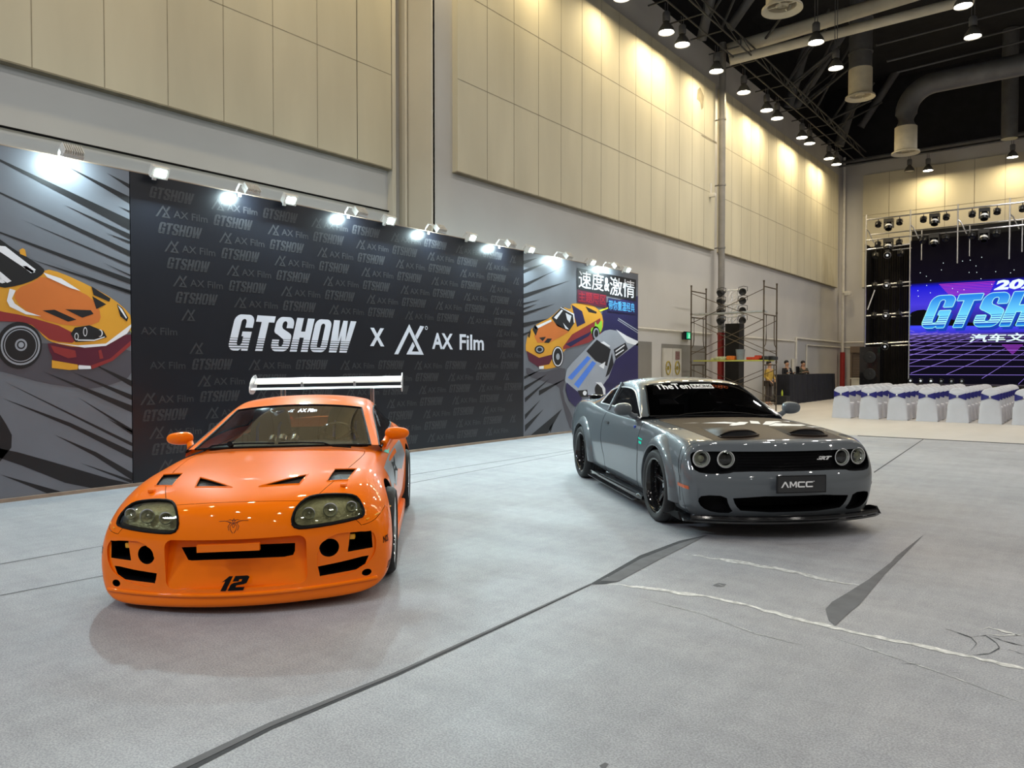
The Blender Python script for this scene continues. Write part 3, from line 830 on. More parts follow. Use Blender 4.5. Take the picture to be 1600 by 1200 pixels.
    fs = [(i*4+a, i*4+(a+1) % 4, i*4+4+(a+1) % 4, i*4+4+a) for i in range(n-1) for a in range(4)]+[(0,1,2,3), ((n-1)*4+3, (n-1)*4+2, (n-1)*4+1, (n-1)*4)]
    mb.add(vs, fs); sp = car.part(mb, 'front_splitter', ['gloss_black'])
    mb = MB()   # lower lip between bumper and splitter
    for s in (1,): mb.path([(spl(y)-.03, y, .185) for y in [(-.9+.1*k) for k in range(19)]], .028, 8)
    car.part(mb, 'lower_lip', ['gloss_black'], sp)
    for s in (1, -1):
        mb = MB(); L = [(1.84,.155),(2.18,.155),(2.12,.215),(2.02,.21),(1.88,.17)]
        c = prism([(a, b) for a, b in L], 'y', s*.965, s*.985); mb.add(c.v, c.f)
        mb.add([(2.20,s*.90,.15),(1.84,s*1.02,.15),(1.84,s*1.02,.165),(2.20,s*.90,.165)], [(0,1,2,3)])
        car.part(mb, 'splitter_blade', ['black'], sp)
    # bonnet scoops: raised hood lips round dark mouths
    for s in (1, -1):
        cy = s*.345
        mb = MB(); n = 17; rows = []
        prof = [(0, 0.), (.02, .055), (.10, .066), (.24, .050), (.40, .020), (.55, -.004)]
        for dx, hz in prof:
            row = []
            for k in range(n):
                t = -1+2*k/(n-1); y = cy+t*.20*(1-.15*dx/.55); xx = 2.05-dx-.05*t*t
                q = car.on(xx, y, 'z'); row.append((xx, y, q.z+max(-.004, hz*(1-abs(t)**3.2))+.001))
            rows.append(row)
        vs = [p for r in rows for p in r]; fs = [(i*n+k, i*n+k+1, (i+1)*n+k+1, (i+1)*n+k) for i in range(1, len(prof)-1) for k in range(n-1)]
        mb.add(vs, fs)
        sc_ = car.part(mb, 'hood_scoop', ['hood_black'], hood, 60)
        mb = MB(); L = [(2.05-.02-.05*t*t, cy+t*.185, t) for t in [-1+2*k/14 for k in range(15)]]
        top = []; bot = []
        for xx, y, t in L:
            z = car.on(xx, y, 'z').z; top.append((xx-.012, y, z+.055*(1-abs(t)**3)+.0035)); bot.append((xx+.045, y, z+.004))
        mb.add(top+bot, [(i, i+1, 16+i, 15+i) for i in range(14)]); 
        o = car.part(mb, 'scoop_mouth', ['black'], sc_)
        mb = MB(); mb.path(top+[(p[0], p[1], p[2]) for p in bot[::-1]], .006, 6, 0, True); car.part(mb, 'scoop_rim', ['hood_black'], sc_)
    # white script across the bonnet
    mb = MB()
    def txt(s_, x0, y0, w, h, m=0, sh=.35):
        vf = fit2d(text2d(s_, 1, .02, shear=sh), w, h)
        # text reads from the front of the car: u -> -y (towards the car's right)...v -> -x
        v = [(x0-b, y0+a) for a, b in vf[0]]; car.patchvf(mb, (v, vf[1]), 'z', .004, m)
    for L in ([(1.15,-.55),(1.12,-.30),(1.20,-.22),(1.26,-.28)], [(1.28,-.30),(1.14,-.16),(1.17,-.08),(1.34,-.20),(1.40,-.34),(1.36,-.36)],
              [(1.26,-.10),(1.06,-.02),(1.10,.05),(1.30,-.02)], [(1.34,-.02),(1.08,.14),(1.02,.30),(1.10,.30),(1.16,.20),(1.36,.04)],
              [(1.42,.00),(1.20,.18),(1.24,.32),(1.38,.20),(1.46,.06)], [(1.48,.10),(1.26,.30),(1.22,.44),(1.30,.44),(1.36,.36),(1.50,.18)], [(1.52,.22),(1.38,.40),(1.34,.58),(1.44,.42),(1.56,.30)],
              [(1.02,.34),(.98,.44),(1.06,.40)], [(1.10,-.60),(1.08,-.72),(1.13,-.56)]):
        car.patch(mb, [[(a+.10, b*1.08+.20) for a, b in L]], 'z', .0035, .05, 0)
    car.part(mb, 'hood_script', ['white_paint'], hood)['label'] = 'white brushed script decal across the bonnet'
    # wheel arch flares
    for ax_, w0 in ((1.475, .0), (-1.475, .0)):
        for s in (1, -1):
            mb = MB(); n = 33; rows = []
            for k in range(n):
                a = math.radians(-12+204*k/(n-1)); dx, dz = math.cos(a), math.sin(a)
                row = []
                for r, dy in ((.500, -.02), (.47, .012), (.43, .034), (.398, .045), (.386, .040), (.383, .0)):
                    x_ = ax_+dx*r; z_ = max(.15, .365+dz*r); q = car.on(x_, min(z_, .93), 'y+' if s > 0 else 'y-')
                    base = abs(q.y) if q is not None and abs(q.y) > .80 else .93
                    row.append((x_, z_, max(base, .90)+dy))
                rows.append(row)
            base = [max(r[j][2] for r in rows) for j in range(6)]
            vs = []
            for r in rows:
                for j, (x_, z_, y_) in enumerate(r): vs.append((x_, s*(y_ if j == 0 else .5*(y_+base[j])), z_))
            fs = [(k*6+j, k*6+j+1, k*6+7+j, k*6+6+j) for k in range(n-1) for j in range(5)]
            mb.add(vs, fs); car.part(mb, 'fender_flare', ['grey_paint'], body, 60)
    # side skirts, marker lamp, badge, door seams
    for s in (1, -1):
        ax = 'y+' if s > 0 else 'y-'
        mb = MB(); blob(mb, (0, s*.93, .155), (2.1, .12, .07), 0, 2); blob(mb, (0, s*.97, .125), (2.05, .12, .018), 0, 1); car.part(mb, 'side_skirt', ['gloss_black'])
        mb = MB(); car.patch(mb, [[(2.00,.44),(2.16,.425),(2.16,.455),(2.00,.47)]], ax, .004, .03); 
        if mb.f: car.part(mb, 'side_marker', ['marker_red'], bumper)
        mb = MB(); car.patch(mb, [[(.93,.745),(.80,.755),(.80,.77),(.93,.76)]], ax, .003, .03); car.patch(mb, [[(.92,.70),(.83,.71),(.83,.735),(.92,.73)]], ax, .003, .03); car.part(mb, 'fender_decal', ['green_decal'], body)
        mb = MB()
        car.line(mb, [(.78,.93),(.80,.60),(.72,.20)], ax, 0, .003); car.line(mb, [(-.62,.95),(-.60,.60),(-.50,.40),(-.52,.20)], ax, 0, .003)
        car.line(mb, [(1.98,.80),(2.04,.5),(2.0,.3)], ax, 0, .003)
        car.part(mb, 'panel_seam', ['black'], body)
        mb = MB(); q = car.on(-.42, .84, ax); blob(mb, (-.42, q.y+s*.01, .84), (.16, .03, .03), 0, 2); car.part(mb, 'door_handle', ['grey_paint'], body)
        mb = MB(); q = car.on(.55, .86, ax); blob(mb, (.60, q.y, .865), (.03, .02, .03), 0, 2); car.part(mb, 'fender_camera', ['blue_strap'], body)
    rg = [
     [(.62,.845,.93),(.61,.835,.962),(.615,.825,.972),(.62,.80,.978),(.73,.42,.985),(.79,0,.99)],
     [(.33,.85,.94),(.33,.84,.972),(.32,.75,1.13),(.34,.715,1.15),(.41,.38,1.175),(.44,0,1.185)],
     [(.02,.85,.94),(.02,.84,.978),(.02,.665,1.285),(.05,.62,1.315),(.06,.33,1.352),(.06,0,1.362)],
     [(-.22,.85,.945),(-.22,.842,.982),(-.22,.645,1.33),(-.20,.59,1.365),(-.20,.32,1.40),(-.20,0,1.41)],
     [(-.72,.85,.96),(-.72,.842,.995),(-.72,.645,1.325),(-.72,.585,1.36),(-.72,.32,1.395),(-.72,0,1.405)],
     [(-1.05,.85,.97),(-1.10,.835,1.02),(-1.02,.655,1.25),(-1.05,.585,1.30),(-1.10,.31,1.345),(-1.12,0,1.355)],
     [(-1.45,.84,.98),(-1.45,.81,1.03),(-1.42,.655,1.14),(-1.45,.58,1.18),(-1.50,.30,1.225),(-1.52,0,1.235)],
     [(-1.90,.80,.99),(-1.90,.76,1.025),(-1.90,.62,1.045),(-1.92,.55,1.05),(-1.95,.28,1.06),(-1.97,0,1.065)]]
    def ctg(i, r):
        if r >= 3 and i <= 1: return 1
        if r == 1 and 0 <= i <= 4: return 2
        if r >= 3 and i >= 4 and i < 7: return 3 if i >= 5 else 0
        return 0
    cab = cabin_mesh(rg, ctg)
    Q = split(cab, ['roof', 'windshield', 'side_window', 'rear_window'], car, {'*': 'grey_paint', 'windshield': 'tint_glass', 'side_window': 'tint_glass', 'rear_window': 'tint_glass'}, gap=.003, sm=80)
    car.setsurf(me, cab)
    mb = MB()
    for L in border(cab, 1): mb.path(L, .012, 6, 0, True)
    car.part(mb, 'window_seal', ['black'], Q['windshield'])
    mb = MB()
    for L in border(cab, 2): mb.path(L, .008, 6, 0, True)
    for s in (1, -1):
        mb.path([(-.56, s*.848, .985), (-.60, s*.75, 1.16), (-.62, s*.655, 1.325)], .02, 6, 1)
    car.part(mb, 'window_trim', ['alu', 'grey_paint'], Q['side_window'])
    # banner: TheTen RACING
    mb = MB(); v = fit2d(text2d('TheTen', 1, .02), .40, .058)
    car.patchvf(mb, ([(a-.49, 1.258+b+.012*(1-((a-.49)/.5)**2)) for a, b in v[0]], v[1]), 'x', .004)
    Wd = [(-.07,1.272),(.20,1.272),(.20,1.318),(-.07,1.318)]
    car.patch(mb, [Wd], 'x', .004, .04)
    v = fit2d(text2d('RACING', 1, .025), .24, .030); car.patchvf(mb, ([(a-.055, 1.28+b) for a, b in v[0]], v[1]), 'x', .006, 1)
    car.part(mb, 'windshield_banner', ['white_paint', 'black'], Q['windshield'])
    mb = MB()
    for y0 in (.23, .31):
        for k in range(3): car.line(mb, circ(y0+.03*k, 1.298-.008*k, .022, 12, .012), 'x', .003, .0014, 0, True, .01, 4)
    car.part(mb, 'windshield_sticker', ['marker_red'], Q['windshield'])
    mb = MB(); L = [car.on(.70+.03*math.sin(k/12*3), -.68+1.3*k/12, 'z', .015) for k in range(13)]; mb.path(L, .007, 5); car.part(mb, 'wiper', ['black'])
    # interior: dash, wheel, seats, the driver's-side passenger arm rest
    mb = MB(); blob(mb, (.42, 0, .90), (.40, 1.35, .14), 0, 3); car.part(mb, 'dashboard', ['black'])
    mb = MB(); C0 = Vector((.10, .38, .93)); q = Vector((1, 0, -.45)).to_track_quat('Z', 'Y').to_matrix()
    mb.path([C0+q@Vector((.18*math.cos(2*PI*k/32), .18*math.sin(2*PI*k/32), 0)) for k in range(32)], .015, 8, 0, True)
    for a in (0, 2.1, 4.2): mb.tube(C0, C0+q@Vector((.17*math.sin(a), -.17*math.cos(a), 0)), .016, 6)
    mb.tube(C0, C0+Vector((.25, 0, -.1)), .03, 10); car.part(mb, 'steering_wheel', ['gloss_black'])
    for y in (.38, -.38):
        mb = MB(); blob(mb, (-.25, y, .50), (.55, .52, .16), 0, 3); blob(mb, (-.55, y, .86), (.16, .52, .62), 0, 3, Matrix.Rotation(-.25, 3, 'Y'), lambda v: Vector((v.x, v.y*(.7 if v.z > 0 else 1), v.z)))
        blob(mb, (-.66, y, 1.20), (.10, .26, .16), 0, 3); car.part(mb, 'seat', ['seat_cloth'])
    for s in (1, -1): mirror_box(car, 'side_mirror', (.50, s*.84, .97), (.52, s*1.005, 1.055), (.15, .21, .15), 'grey_paint', -.1)
    mb = MB(); blob(mb, (-2.38, 0, 1.095), (.18, 1.3, .03), 0, 2); mb.box((-2.40, 0, 1.07), (.10, 1.2, .05)); car.part(mb, 'rear_spoiler', ['gloss_black'])
    mb = MB(); blob(mb, (0, 0, .25), (3.9, 1.1, .16), 0, 2); car.part(mb, 'underbody', ['black'])
    sty = dict(rim='gloss_black', lip='gloss_black', nut='steel', dish=.095, bolts=True)
    for x in (1.475, -1.475):
        for s in (1, -1): wheel(car, x, s*(.825 if x > 0 else .84), s, .355, .30, .265, sty, 5)
    return car
# ================================================================== setting
def wallmat(name, col, amt, streak):
    m = mat(name, col, .75, noise=(.5, amt, (1, 1, .5)), bump=(3, .05)); return m
mat('wall_paint', (.55, .537, .515), .8, noise=(.35, .10), bump=(2.5, .10))
mat('jog_lit_cream', (.66, .62, .52), .8, noise=(.4, .08))  # lamp light on the jog face put into a lighter cream, shared by trim
mat('panel_cream', (.60, .555, .42), .75, noise=(.55, .12, (1, 1.6, .35)), bump=(1.2, .06))
mat('seam_dark', (.30, .265, .19), .9, noise=(5, .2))
mat('ceiling_dark', (.012, .012, .014), .95, noise=(2, .3))
mat('side_wall', (.35, .34, .33), .85, noise=(.5, .1))
mat('duct_grey', (.13, .13, .135), .5, .3, noise=(2, .2), bump=(3, .1))
mat('rail_dark', (.045, .045, .045), .6, noise=(2, .2))
mat('duct_cream', (.55, .50, .38), .6, noise=(3, .12))
mat('strut_grey', (.11, .11, .115), .6, noise=(2, .2))
mat('beam_cream', (.58, .54, .43), .6, noise=(1.5, .15))
mat('pipe_white', (.62, .60, .55), .5, noise=(3, .1))
mat('pipe_grey', (.22, .21, .20), .5, noise=(3, .15))
mat('pipe_red', (.28, .02, .015), .45, noise=(3, .2))
mat('door_white', (.55, .53, .48), .6, noise=(2, .08))
mat('opening_grey', (.22, .21, .19), .8, noise=(1, .1))
mat('shutter', (.20, .15, .11), .55, .3, noise=(1, .2))
mat('gap_grey', (.045, .046, .05), .9, noise=(12, .3))
mat('tear_grey', (.13, .13, .135), .9, noise=(8, .15))
mat('fray_white', (.62, .61, .58), .9, noise=(25, .4))
mat('fray_line', (.48, .48, .47), .9, noise=(25, .5))
def carpet():
    m = bpy.data.materials.new('carpet'); m.use_nodes = True; nt = m.node_tree; b = nt.nodes['Principled BSDF']
    N = nt.nodes.new; L = nt.links.new
    tc = N('ShaderNodeTexCoord')
    def noise(scale, det, sc3=(1,1,1), rz=0, rough=.6):
        mp = N('ShaderNodeMapping'); mp.inputs['Scale'].default_value = sc3; mp.inputs['Rotation'].default_value = (0, 0, rz)
        n = N('ShaderNodeTexNoise'); n.inputs['Scale'].default_value = scale; n.inputs['Detail'].default_value = det; n.inputs['Roughness'].default_value = rough
        L(tc.outputs['Object'], mp.inputs[0]); L(mp.outputs[0], n.inputs[0]); return n
    def mixc(a, bb, f, mode='MIX'):
        x = N('ShaderNodeMix'); x.data_type = 'RGBA'; x.blend_type = mode
        x.inputs[0].default_value = f if isinstance(f, float) else 0
        if not isinstance(f, float): L(f, x.inputs[0])
        for i, v in ((6, a), (7, bb)):
            if isinstance(v, tuple): x.inputs[i].default_value = v
            else: L(v, x.inputs[i])
        return x.outputs[2]
    def ramp(src, p0, p1, c0, c1):
        r = N('ShaderNodeValToRGB'); r.color_ramp.elements[0].position = p0; r.color_ramp.elements[1].position = p1
        r.color_ramp.elements[0].color = c0; r.color_ramp.elements[1].color = c1; L(src, r.inputs[0]); return r.outputs[0]
    big = noise(.28, 5); base = ramp(big.outputs[0], .35, .68, (.335, .34, .355, 1), (.43, .43, .44, 1))
    st = noise(1.4, 5, (.25, 2.4, 1), .35); base = mixc(base, ramp(st.outputs[0], .35, .7, (.72, .72, .73, 1), (1.0, 1.0, 1.0, 1)), .45, 'MULTIPLY')
    st2 = noise(2.2, 6, (3.0, .3, 1), -.25, .7); base = mixc(base, ramp(st2.outputs[0], .38, .66, (.80, .80, .81, 1), (1, 1, 1, 1)), .45, 'MULTIPLY')
    fine = noise(110, 3); base = mixc(base, ramp(fine.outputs[0], .40, .60, (.66, .66, .68, 1), (1.16, 1.16, 1.16, 1)), .75, 'MULTIPLY')
    mid = noise(9, 6, (1, 1, 1), 0, .75); base = mixc(base, ramp(mid.outputs[0], .36, .66, (.84, .84, .85, 1), (1.06, 1.06, 1.06, 1)), .6, 'MULTIPLY')
    L(base, b.inputs['Base Color']); b.inputs['Roughness'].default_value = .62; b.inputs['Specular IOR Level'].default_value = .35
    rr = ramp(noise(.9, 5).outputs[0], .35, .7, (.46, .46, .46, 1), (.72, .72, .72, 1)); L(rr, b.inputs['Roughness'])
    bp = N('ShaderNodeBump'); bp.inputs['Strength'].default_value = .35; bp.inputs['Distance'].default_value = .004; L(noise(260, 2).outputs[0], bp.inputs['Height']); L(bp.outputs[0], b.inputs['Normal'])
    M['carpet'] = m
carpet()
mat('pale_floor', (.50, .47, .43), .5, noise=(.8, .12, (1, .3, 1)), bump=(5, .03))
XW, XL, XB, YJ, YB = -11.3, -12.3, -9.65, 11.53, 44.0
def struct(o): o['kind'] = 'structure'; return o
# floor with its joints and tears
YS = 17.78
mb = MB(); mb.add([(-12.4,-12,0),(24,-12,0),(24,YS,0),(-12.4,YS,0)], [(0,1,2,3)], 0)
mb.add([(-12.4,YS,0),(24,YS,0),(24,44.1,0),(-12.4,44.1,0)], [(0,1,2,3)], 1)
mb.add([(-12.4,-12,-.1),(24,-12,-.1),(24,44.1,-.1),(-12.4,44.1,-.1)], [(3,2,1,0)], 1)
def fp(L, m, z=.0015):
    P = [pon(x, y, 2, 0) for x, y in L]; v2, t = tri2d([[(p.x, p.y) for p in P]]); mb.add([(a, b, z) for a, b in v2], t, m)
def fray(L, wpx, m, z=.002, seed=1, den=14):
    rnd = random.Random(seed); D = dens([tuple(p) for p in L], den, False); up = []; lo = []
    for i, (x, y) in enumerate(D): e = min(1, i/4, (len(D)-1-i)/4); w_ = wpx*(.25+.9*rnd.random())*max(.15, e); o = (rnd.random()-.5)*wpx*.5; up.append((x, y-w_/2+o)); lo.append((x, y+w_/2+o))
    fp(up+lo[::-1], m, z)
fp([(262,1204),(420,1130),(615,1052),(800,968),(925,911),(1000,868),(1062,845),(1106,836),(1060,858),(1035,872),(966,909),(945,913),(925,913.5),(800,973),(620,1057),(425,1140),(300,1204)], 2)
fp([(262,1204),(420,1130),(615,1052),(800,968),(925,911),(925,912.6),(800,970.6),(617,1055),(423,1136),(285,1204)], 3, .003)
fp([(966,909),(1035,872),(1106,836),(1060,850),(1000,874),(940,908)], 3, .003)
fp([(1365,737.6),(1443,685.6),(1443,686.8),(1366,739)], 2); fp([(1340,680.2),(1600,693.4),(1640,695.6),(1640,696.8),(1600,694.6),(1340,681.2)], 2)
fp([(1290,952),(1300,941),(1322,928),(1357,906),(1392,879),(1400,870),(1443,836),(1412,868),(1383,897),(1362,922),(1342,946),(1330,955),(1305,978),(1295,970)], 3, .003)
fp([(1113,915),(1122,911),(1135,913),(1131,917),(1120,917)], 3); fp([(936,1197),(945,1192),(951,1194),(944,1204)], 3)
for a, b, wd in (((0,881),(168,851.5),1.3), ((0,930),(166,898.5),1.3), ((640,755),(930,700),.8), ((640,742),(900,702),.8)): fp([a, b, (b[0], b[1]+wd*.6), (a[0], a[1]+wd)], 3)
fray([(950,912),(1000,918),(1060,926),(1130,937),(1180,950),(1300,980),(1420,1006),(1520,1027),(1640,1056)], 5.2, 4, .002, 2)
fray([(1062,865),(1110,872),(1200,886),(1290,905),(1350,917)], 5, 5, .002, 3)
fray([(1000,935),(1100,960),(1180,990),(1260,1010)], 1.5, 5, .002, 4); fray([(1300,995),(1420,1035),(1500,1062),(1600,1100)], 1.4, 5, .002, 5)
rnd = random.Random(9)
for k in range(26):
    x, y = rnd.uniform(960, 1400), rnd.uniform(880, 985); r = rnd.uniform(18, 60); a = rnd.uniform(0, 6); s = [(x+r*math.cos(a+t*.12), y+.45*r*math.sin(a+t*.12)) for t in range(8)]
    fray(s, .8, 5, .0018, k, 10)
def crk(L, m=2, wd=2.2): fray(L, wd, m, .0025, len(L), 7)
crk([(1478,983),(1500,990),(1517,996),(1526,1006),(1516,1018),(1508,1024)]); crk([(1517,996),(1540,993),(1556,1004),(1562,1013),(1545,1022),(1520,1024)]); crk([(1540,990),(1560,994),(1600,992)], 4, 3); crk([(1545,994),(1575,1004),(1600,1010)]); crk([(1575,1015),(1600,1023)]); crk([(1530,985),(1545,981),(1600,995)], 4, 3)
fray([(1405,1036),(1425,1038),(1438,1039)], 3, 3); fray([(1480,1050),(1500,1052)], 2, 3)
o = mb.build('floor', ['carpet', 'pale_floor', 'gap_grey', 'tear_grey', 'fray_white', 'fray_line']); struct(o)
# walls
mb = MB(); mb.box((XL-.1, (-12+YJ)/2, 6.6), (.2, YJ+12, 13.2)); mb.box(((XW+XL)/2-.1, YJ+.05, 6.6), (XW-XL+.2, .1, 13.2), 1); mb.box((XW-.1, (YJ+YB)/2+.05, 6.6), (.2, YB-YJ, 13.2))
mb.box((XL+.08, YJ-.30, 6.6), (.16, .10, 13.2), 1); mb.tube((XL+.28, YJ-.06, 0), (XL+.28, YJ-.06, 13.2), .03, 8, 1)
struct(mb.build('wall_left', ['wall_paint', 'jog_lit_cream']))
mb = MB(); mb.box((6, YB+.1, 6.35), (37, .2, 12.7), 0); mb.box((6, YB+.1, 14.85), (37, .2, 4.3), 1); struct(mb.build('wall_back', ['wall_paint', 'ceiling_dark']))  # upper band coloured near-black to stand for the dark roof void
mb = MB(); mb.box((24.1, 16, 8.5), (.2, 56, 17)); struct(mb.build('wall_right', ['side_wall']))
mb = MB(); mb.box((6, -12.1, 8.5), (37, .2, 17)); struct(mb.build('wall_front', ['side_wall']))
mb = MB(); mb.box((6, 16, 17.1), (37, 56, .2)); mb.box((XL-.1, 16, 15.1), (.2, 56, 3.8)); struct(mb.build('ceiling', ['ceiling_dark']))
# cream wall panels with narrow joints
def panels(name, X, y0, y1, z0, z1, ys, zs, th=.16):
    mb = MB(); mb.box((X+th/2, (y0+y1)/2, (z0+z1)/2), (th, y1-y0, z1-z0)); e = X+th+.001
    for y in ys: mb.box((e, y, (z0+z1)/2), (.004, .012, z1-z0), 1)
    for z in zs: mb.box((e, (y0+y1)/2, z), (.004, y1-y0, .014), 1)
    mb.box((X+th*.5, (y0+y1)/2, z0-.012), (th+.01, y1-y0+.02, .025), 1)
    return struct(mb.build(name, ['panel_cream', 'seam_dark']))
panels('trim_1', XL, -8, YJ-.38, 5.85, 11.9, [-7.8+k*1.0 for k in range(19)]+[10.2], [7.87, 9.82])
panels('trim_2', XW, 12.19, 26.15, 5.85, 11.9, [13.2+k*1.0 for k in range(13)], [7.87, 9.80])
panels('trim_3', XW, 26.75, 42.6, 5.85, 11.9, [27.75+k for k in range(15)], [7.87, 9.80])
mb = MB(); X0, X1 = -10.2, 23.
mb.box(((X0+X1)/2, YB-.05, 8.95), (X1-X0, .10, 6.1))
for k in range(26): mb.box((X0+1.3*(k+1), YB-.105, 8.95), (.02, .006, 6.1), 1)
for z in (7.87, 9.80): mb.box(((X0+X1)/2, YB-.105, z), (X1-X0, .006, .02), 1)
struct(mb.build('trim_4', ['panel_cream', 'seam_dark']))
# peeling patch and broken corner of one panel
mb = MB(); P = [pon(x, y, 0, XW+.165) for x, y in ((1090,140),(1094,136),(1100,150),(1099,168),(1096,172),(1094,160),(1089,155))]; mb.add(P, [tuple(range(7))]); 
P = [pon(x, y, 0, XW+.166) for x, y in ((1096,210),(1120,222),(1120,225.5),(1096,212))]; mb.add(P, [(0,1,2,3)])
struct(mb.build('trim_5', ['seam_dark']))
# thin cable along the recessed bay, pipes along the walls
def pipe(name, pts, r, m, label, cat='pipe', group=None, n=10, extra=None):
    mb = MB(); mb.path(pts, r, n); 
    if extra: extra(mb)
    return tag(mb.build(name, [m] if not extra else [m, 'steel'], None, 40), label, cat, group)
pipe('wall_cable', [(XL+.04, -8, 4.94), (XL+.04, YJ-.36, 4.94)], .018, 'black', 'thin dark cable running along the recessed wall above the backdrop', 'cable', n=6)
pipe('wall_conduit', [(XW+.05, 20.2, 2.75), (XW+.05, 26.2, 2.75)], .03, 'pipe_white', 'cream conduit on the wall above the doors', n=8)
pipe('wall_conduit', [(XW+.05, 26.9, 2.75), (XW+.05, 35.9, 2.75), ], .03, 'pipe_white', 'pale conduit on the wall between the tall grey pipe and the draped desk', n=8)
pipe('wall_conduit', [(XW+.06, 36.0, .8), (XW+.06, 36.0, 2.9), (XW+.06, 43.8, 2.9)], .045, 'pipe_white', 'white pipe rising behind the draped desk and turning along the wall to the corner', n=8)
pipe('wall_conduit', [(XW+.06, 37.6, .8), (XW+.06, 37.6, 2.62), (XW+.06, 43.8, 2.62)], .035, 'pipe_white', 'lower and thinner of the two white pipes that turn into the corner', n=8)
pipe('wall_conduit', [(XW+.2, 43.85, 2.9), (-9.3, 43.85, 2.9)], .045, 'pipe_white', 'upper pipe on the back wall above the shutter', n=8)
pipe('wall_conduit', [(XW+.2, 43.85, 2.62), (-9.3, 43.85, 2.62)], .035, 'pipe_white', 'lower pipe on the back wall above the shutter', n=8)
r_ = empty('standpipe', (-10.95, 26.35, 0)); tag(r_, 'tall grey pipe up the left wall with a red lower end', 'pipe')
mb = MB(); mb.tube((0,0,2.75), (0,0,13.4), .12, 16); 
for z in (3.0, 5.9, 8.2, 10.6): mb.tube((0,0,z), (0,0,z+.06), .14, 16); mb.box((-.18, 0, z+.03), (.3, .04, .04))
mb.build('pipe_body', 'pipe_grey', r_, 40)
mb = MB(); mb.tube((0,0,0), (0,0,2.75), .125, 16); mb.tube((0,0,2.72), (0,0,2.80), .15, 16); mb.build('pipe_foot', 'pipe_red', r_, 40)
pipe('red_pipe', [(-10.9, 27.9, 0), (-10.9, 27.9, 2.3)], .13, 'pipe_red', 'dark red pipe stump right behind the black truss tower', n=14)
pipe('red_pipe', [(-11.05, 43.4, 0), (-11.05, 43.4, 2.35)], .13, 'pipe_red', 'red fire pipe standing in the far corner beside the shutter', n=14)
pipe('corner_pipe', [(-11.05, 43.4, 2.36), (-11.05, 43.4, 13)], .07, 'pipe_white', 'cream pipe rising in the far corner above the red one', n=10)
# siren box on the corner pipe and camera on the tall pipe
mb = MB(); blob(mb, (-10.75, 43.2, 5.55), (.34, .34, .26), 0, 2); mb.box((-10.95, 43.3, 5.6), (.3, .05, .05)); tag(mb.build('wall_speaker', 'pipe_white', None, 40), 'small cream horn fixed to the corner pipe', 'speaker')
mb = MB(); mb.box((XW+.12, 25.75, 7.95), (.14, .12, .5)); blob(mb, (XW+.25, 25.7, 7.75), (.28, .14, .14), 0, 2); tag(mb.build('security_camera', 'pipe_white', None, 40), 'small white camera on the wall beside the tall grey pipe', 'camera')
# doors and openings in the left wall
def onw(px, py): return pon(px, py, 0, XW)
ya, yb = onw(1033.5, 550).y, onw(1062, 550).y; yo = onw(1103, 550).y
mb = MB(); mb.box((XW+.004, (ya+yo)/2, 1.15), (.01, yo-ya, 2.3)); struct(mb.build('trim_6', ['opening_grey']))
mb = MB(); y2 = onw(1018, 550).y; mb.box((XW+.004, (17.9+y2)/2, 1.17), (.01, y2-17.9, 2.34)); struct(mb.build('trim_7', ['opening_grey']))
for k in range(2):
    r_ = struct(MB().box((XW+.04, ya+(yb-ya)*(.25+.5*k), 1.08), (.06, (yb-ya)*.5-.02, 2.16)).build('door_%d' % (k+1), ['door_white']))
    yc = ya+(yb-ya)*(.25+.5*k)
    mb = MB(); mb.path([(XW+.085, yc+.16*math.cos(a*PI/12), 1.50+.22*math.sin(a*PI/12)) for a in range(24)], .022, 6, 0, True); mb.tube((XW+.07, yc, 1.50), (XW+.09, yc, 1.50), .07, 12)
    mb.build('door_handle', 'brass', r_, 40) if 'brass' in M else None
    if 'brass' not in M: mat('brass', (.42, .33, .05), .35, .4, noise=(5, .2)); mb.build('door_handle', 'brass', r_, 40)
    if k == 1: MB().box((XW+.078, yc+.02, 1.92), (.012, .30, .28)).build('door_notice', mat('notice', (.22, .12, .11), .7, noise=(20, .4)), r_)
mb = MB(); c = onw(1070, 523.5); mb.box((XW+.08, c.y, 2.62), (.10, .55, .28), 0); 
r_ = tag(mb.build('exit_sign', ['gloss_black']), 'small green running man exit sign above the double doors', 'sign')
mat('exit_green', (.0, .5, .2), .5, emit=(.05, .9, .45), es=.3, noise=(9, .1)); mat('exit_white', (.8, .9, .85), .5, emit=(.8, 1, .9), es=.5, noise=(9, .1))
mb = MB(); mb.box((XW+.135, c.y+.04, 2.62), (.006, .34, .22), 0); X = XW+.142
for L in ([(-.02,.06),(.02,.06),(.02,.10),(-.02,.10)], [(-.03,.05),(.03,.04),(.02,-.02),(-.01,-.02)], [(.0,-.02),(.03,-.02),(.06,-.08),(.04,-.09)], [(-.01,-.02),(.02,-.02),(-.03,-.09),(-.06,-.08)], [(.02,.04),(.07,.01),(.06,.0),(.02,.02)]):
    mb.add([(X, c.y+.04+a, 2.62+b) for a, b in L], [tuple(range(4))], 1)
mb.build('running_figure', ['exit_green', 'exit_white'], r_)
# roller shutter on the back wall
mb = MB(); zt = 2.35; xa, xb = -10.65, -9.0
for k in range(26): mb.box(((xa+xb)/2, YB-.06-.02*(k % 2), .05+zt*k/26), (xb-xa, .04, zt/26*.8))
mb.box(((xa+xb)/2, YB-.12, zt+.15), (xb-xa+.2, .24, .34)); mb.box((xa-.06, YB-.08, 1.2), (.1, .16, 2.4)); struct(mb.build('door_3', ['shutter']))
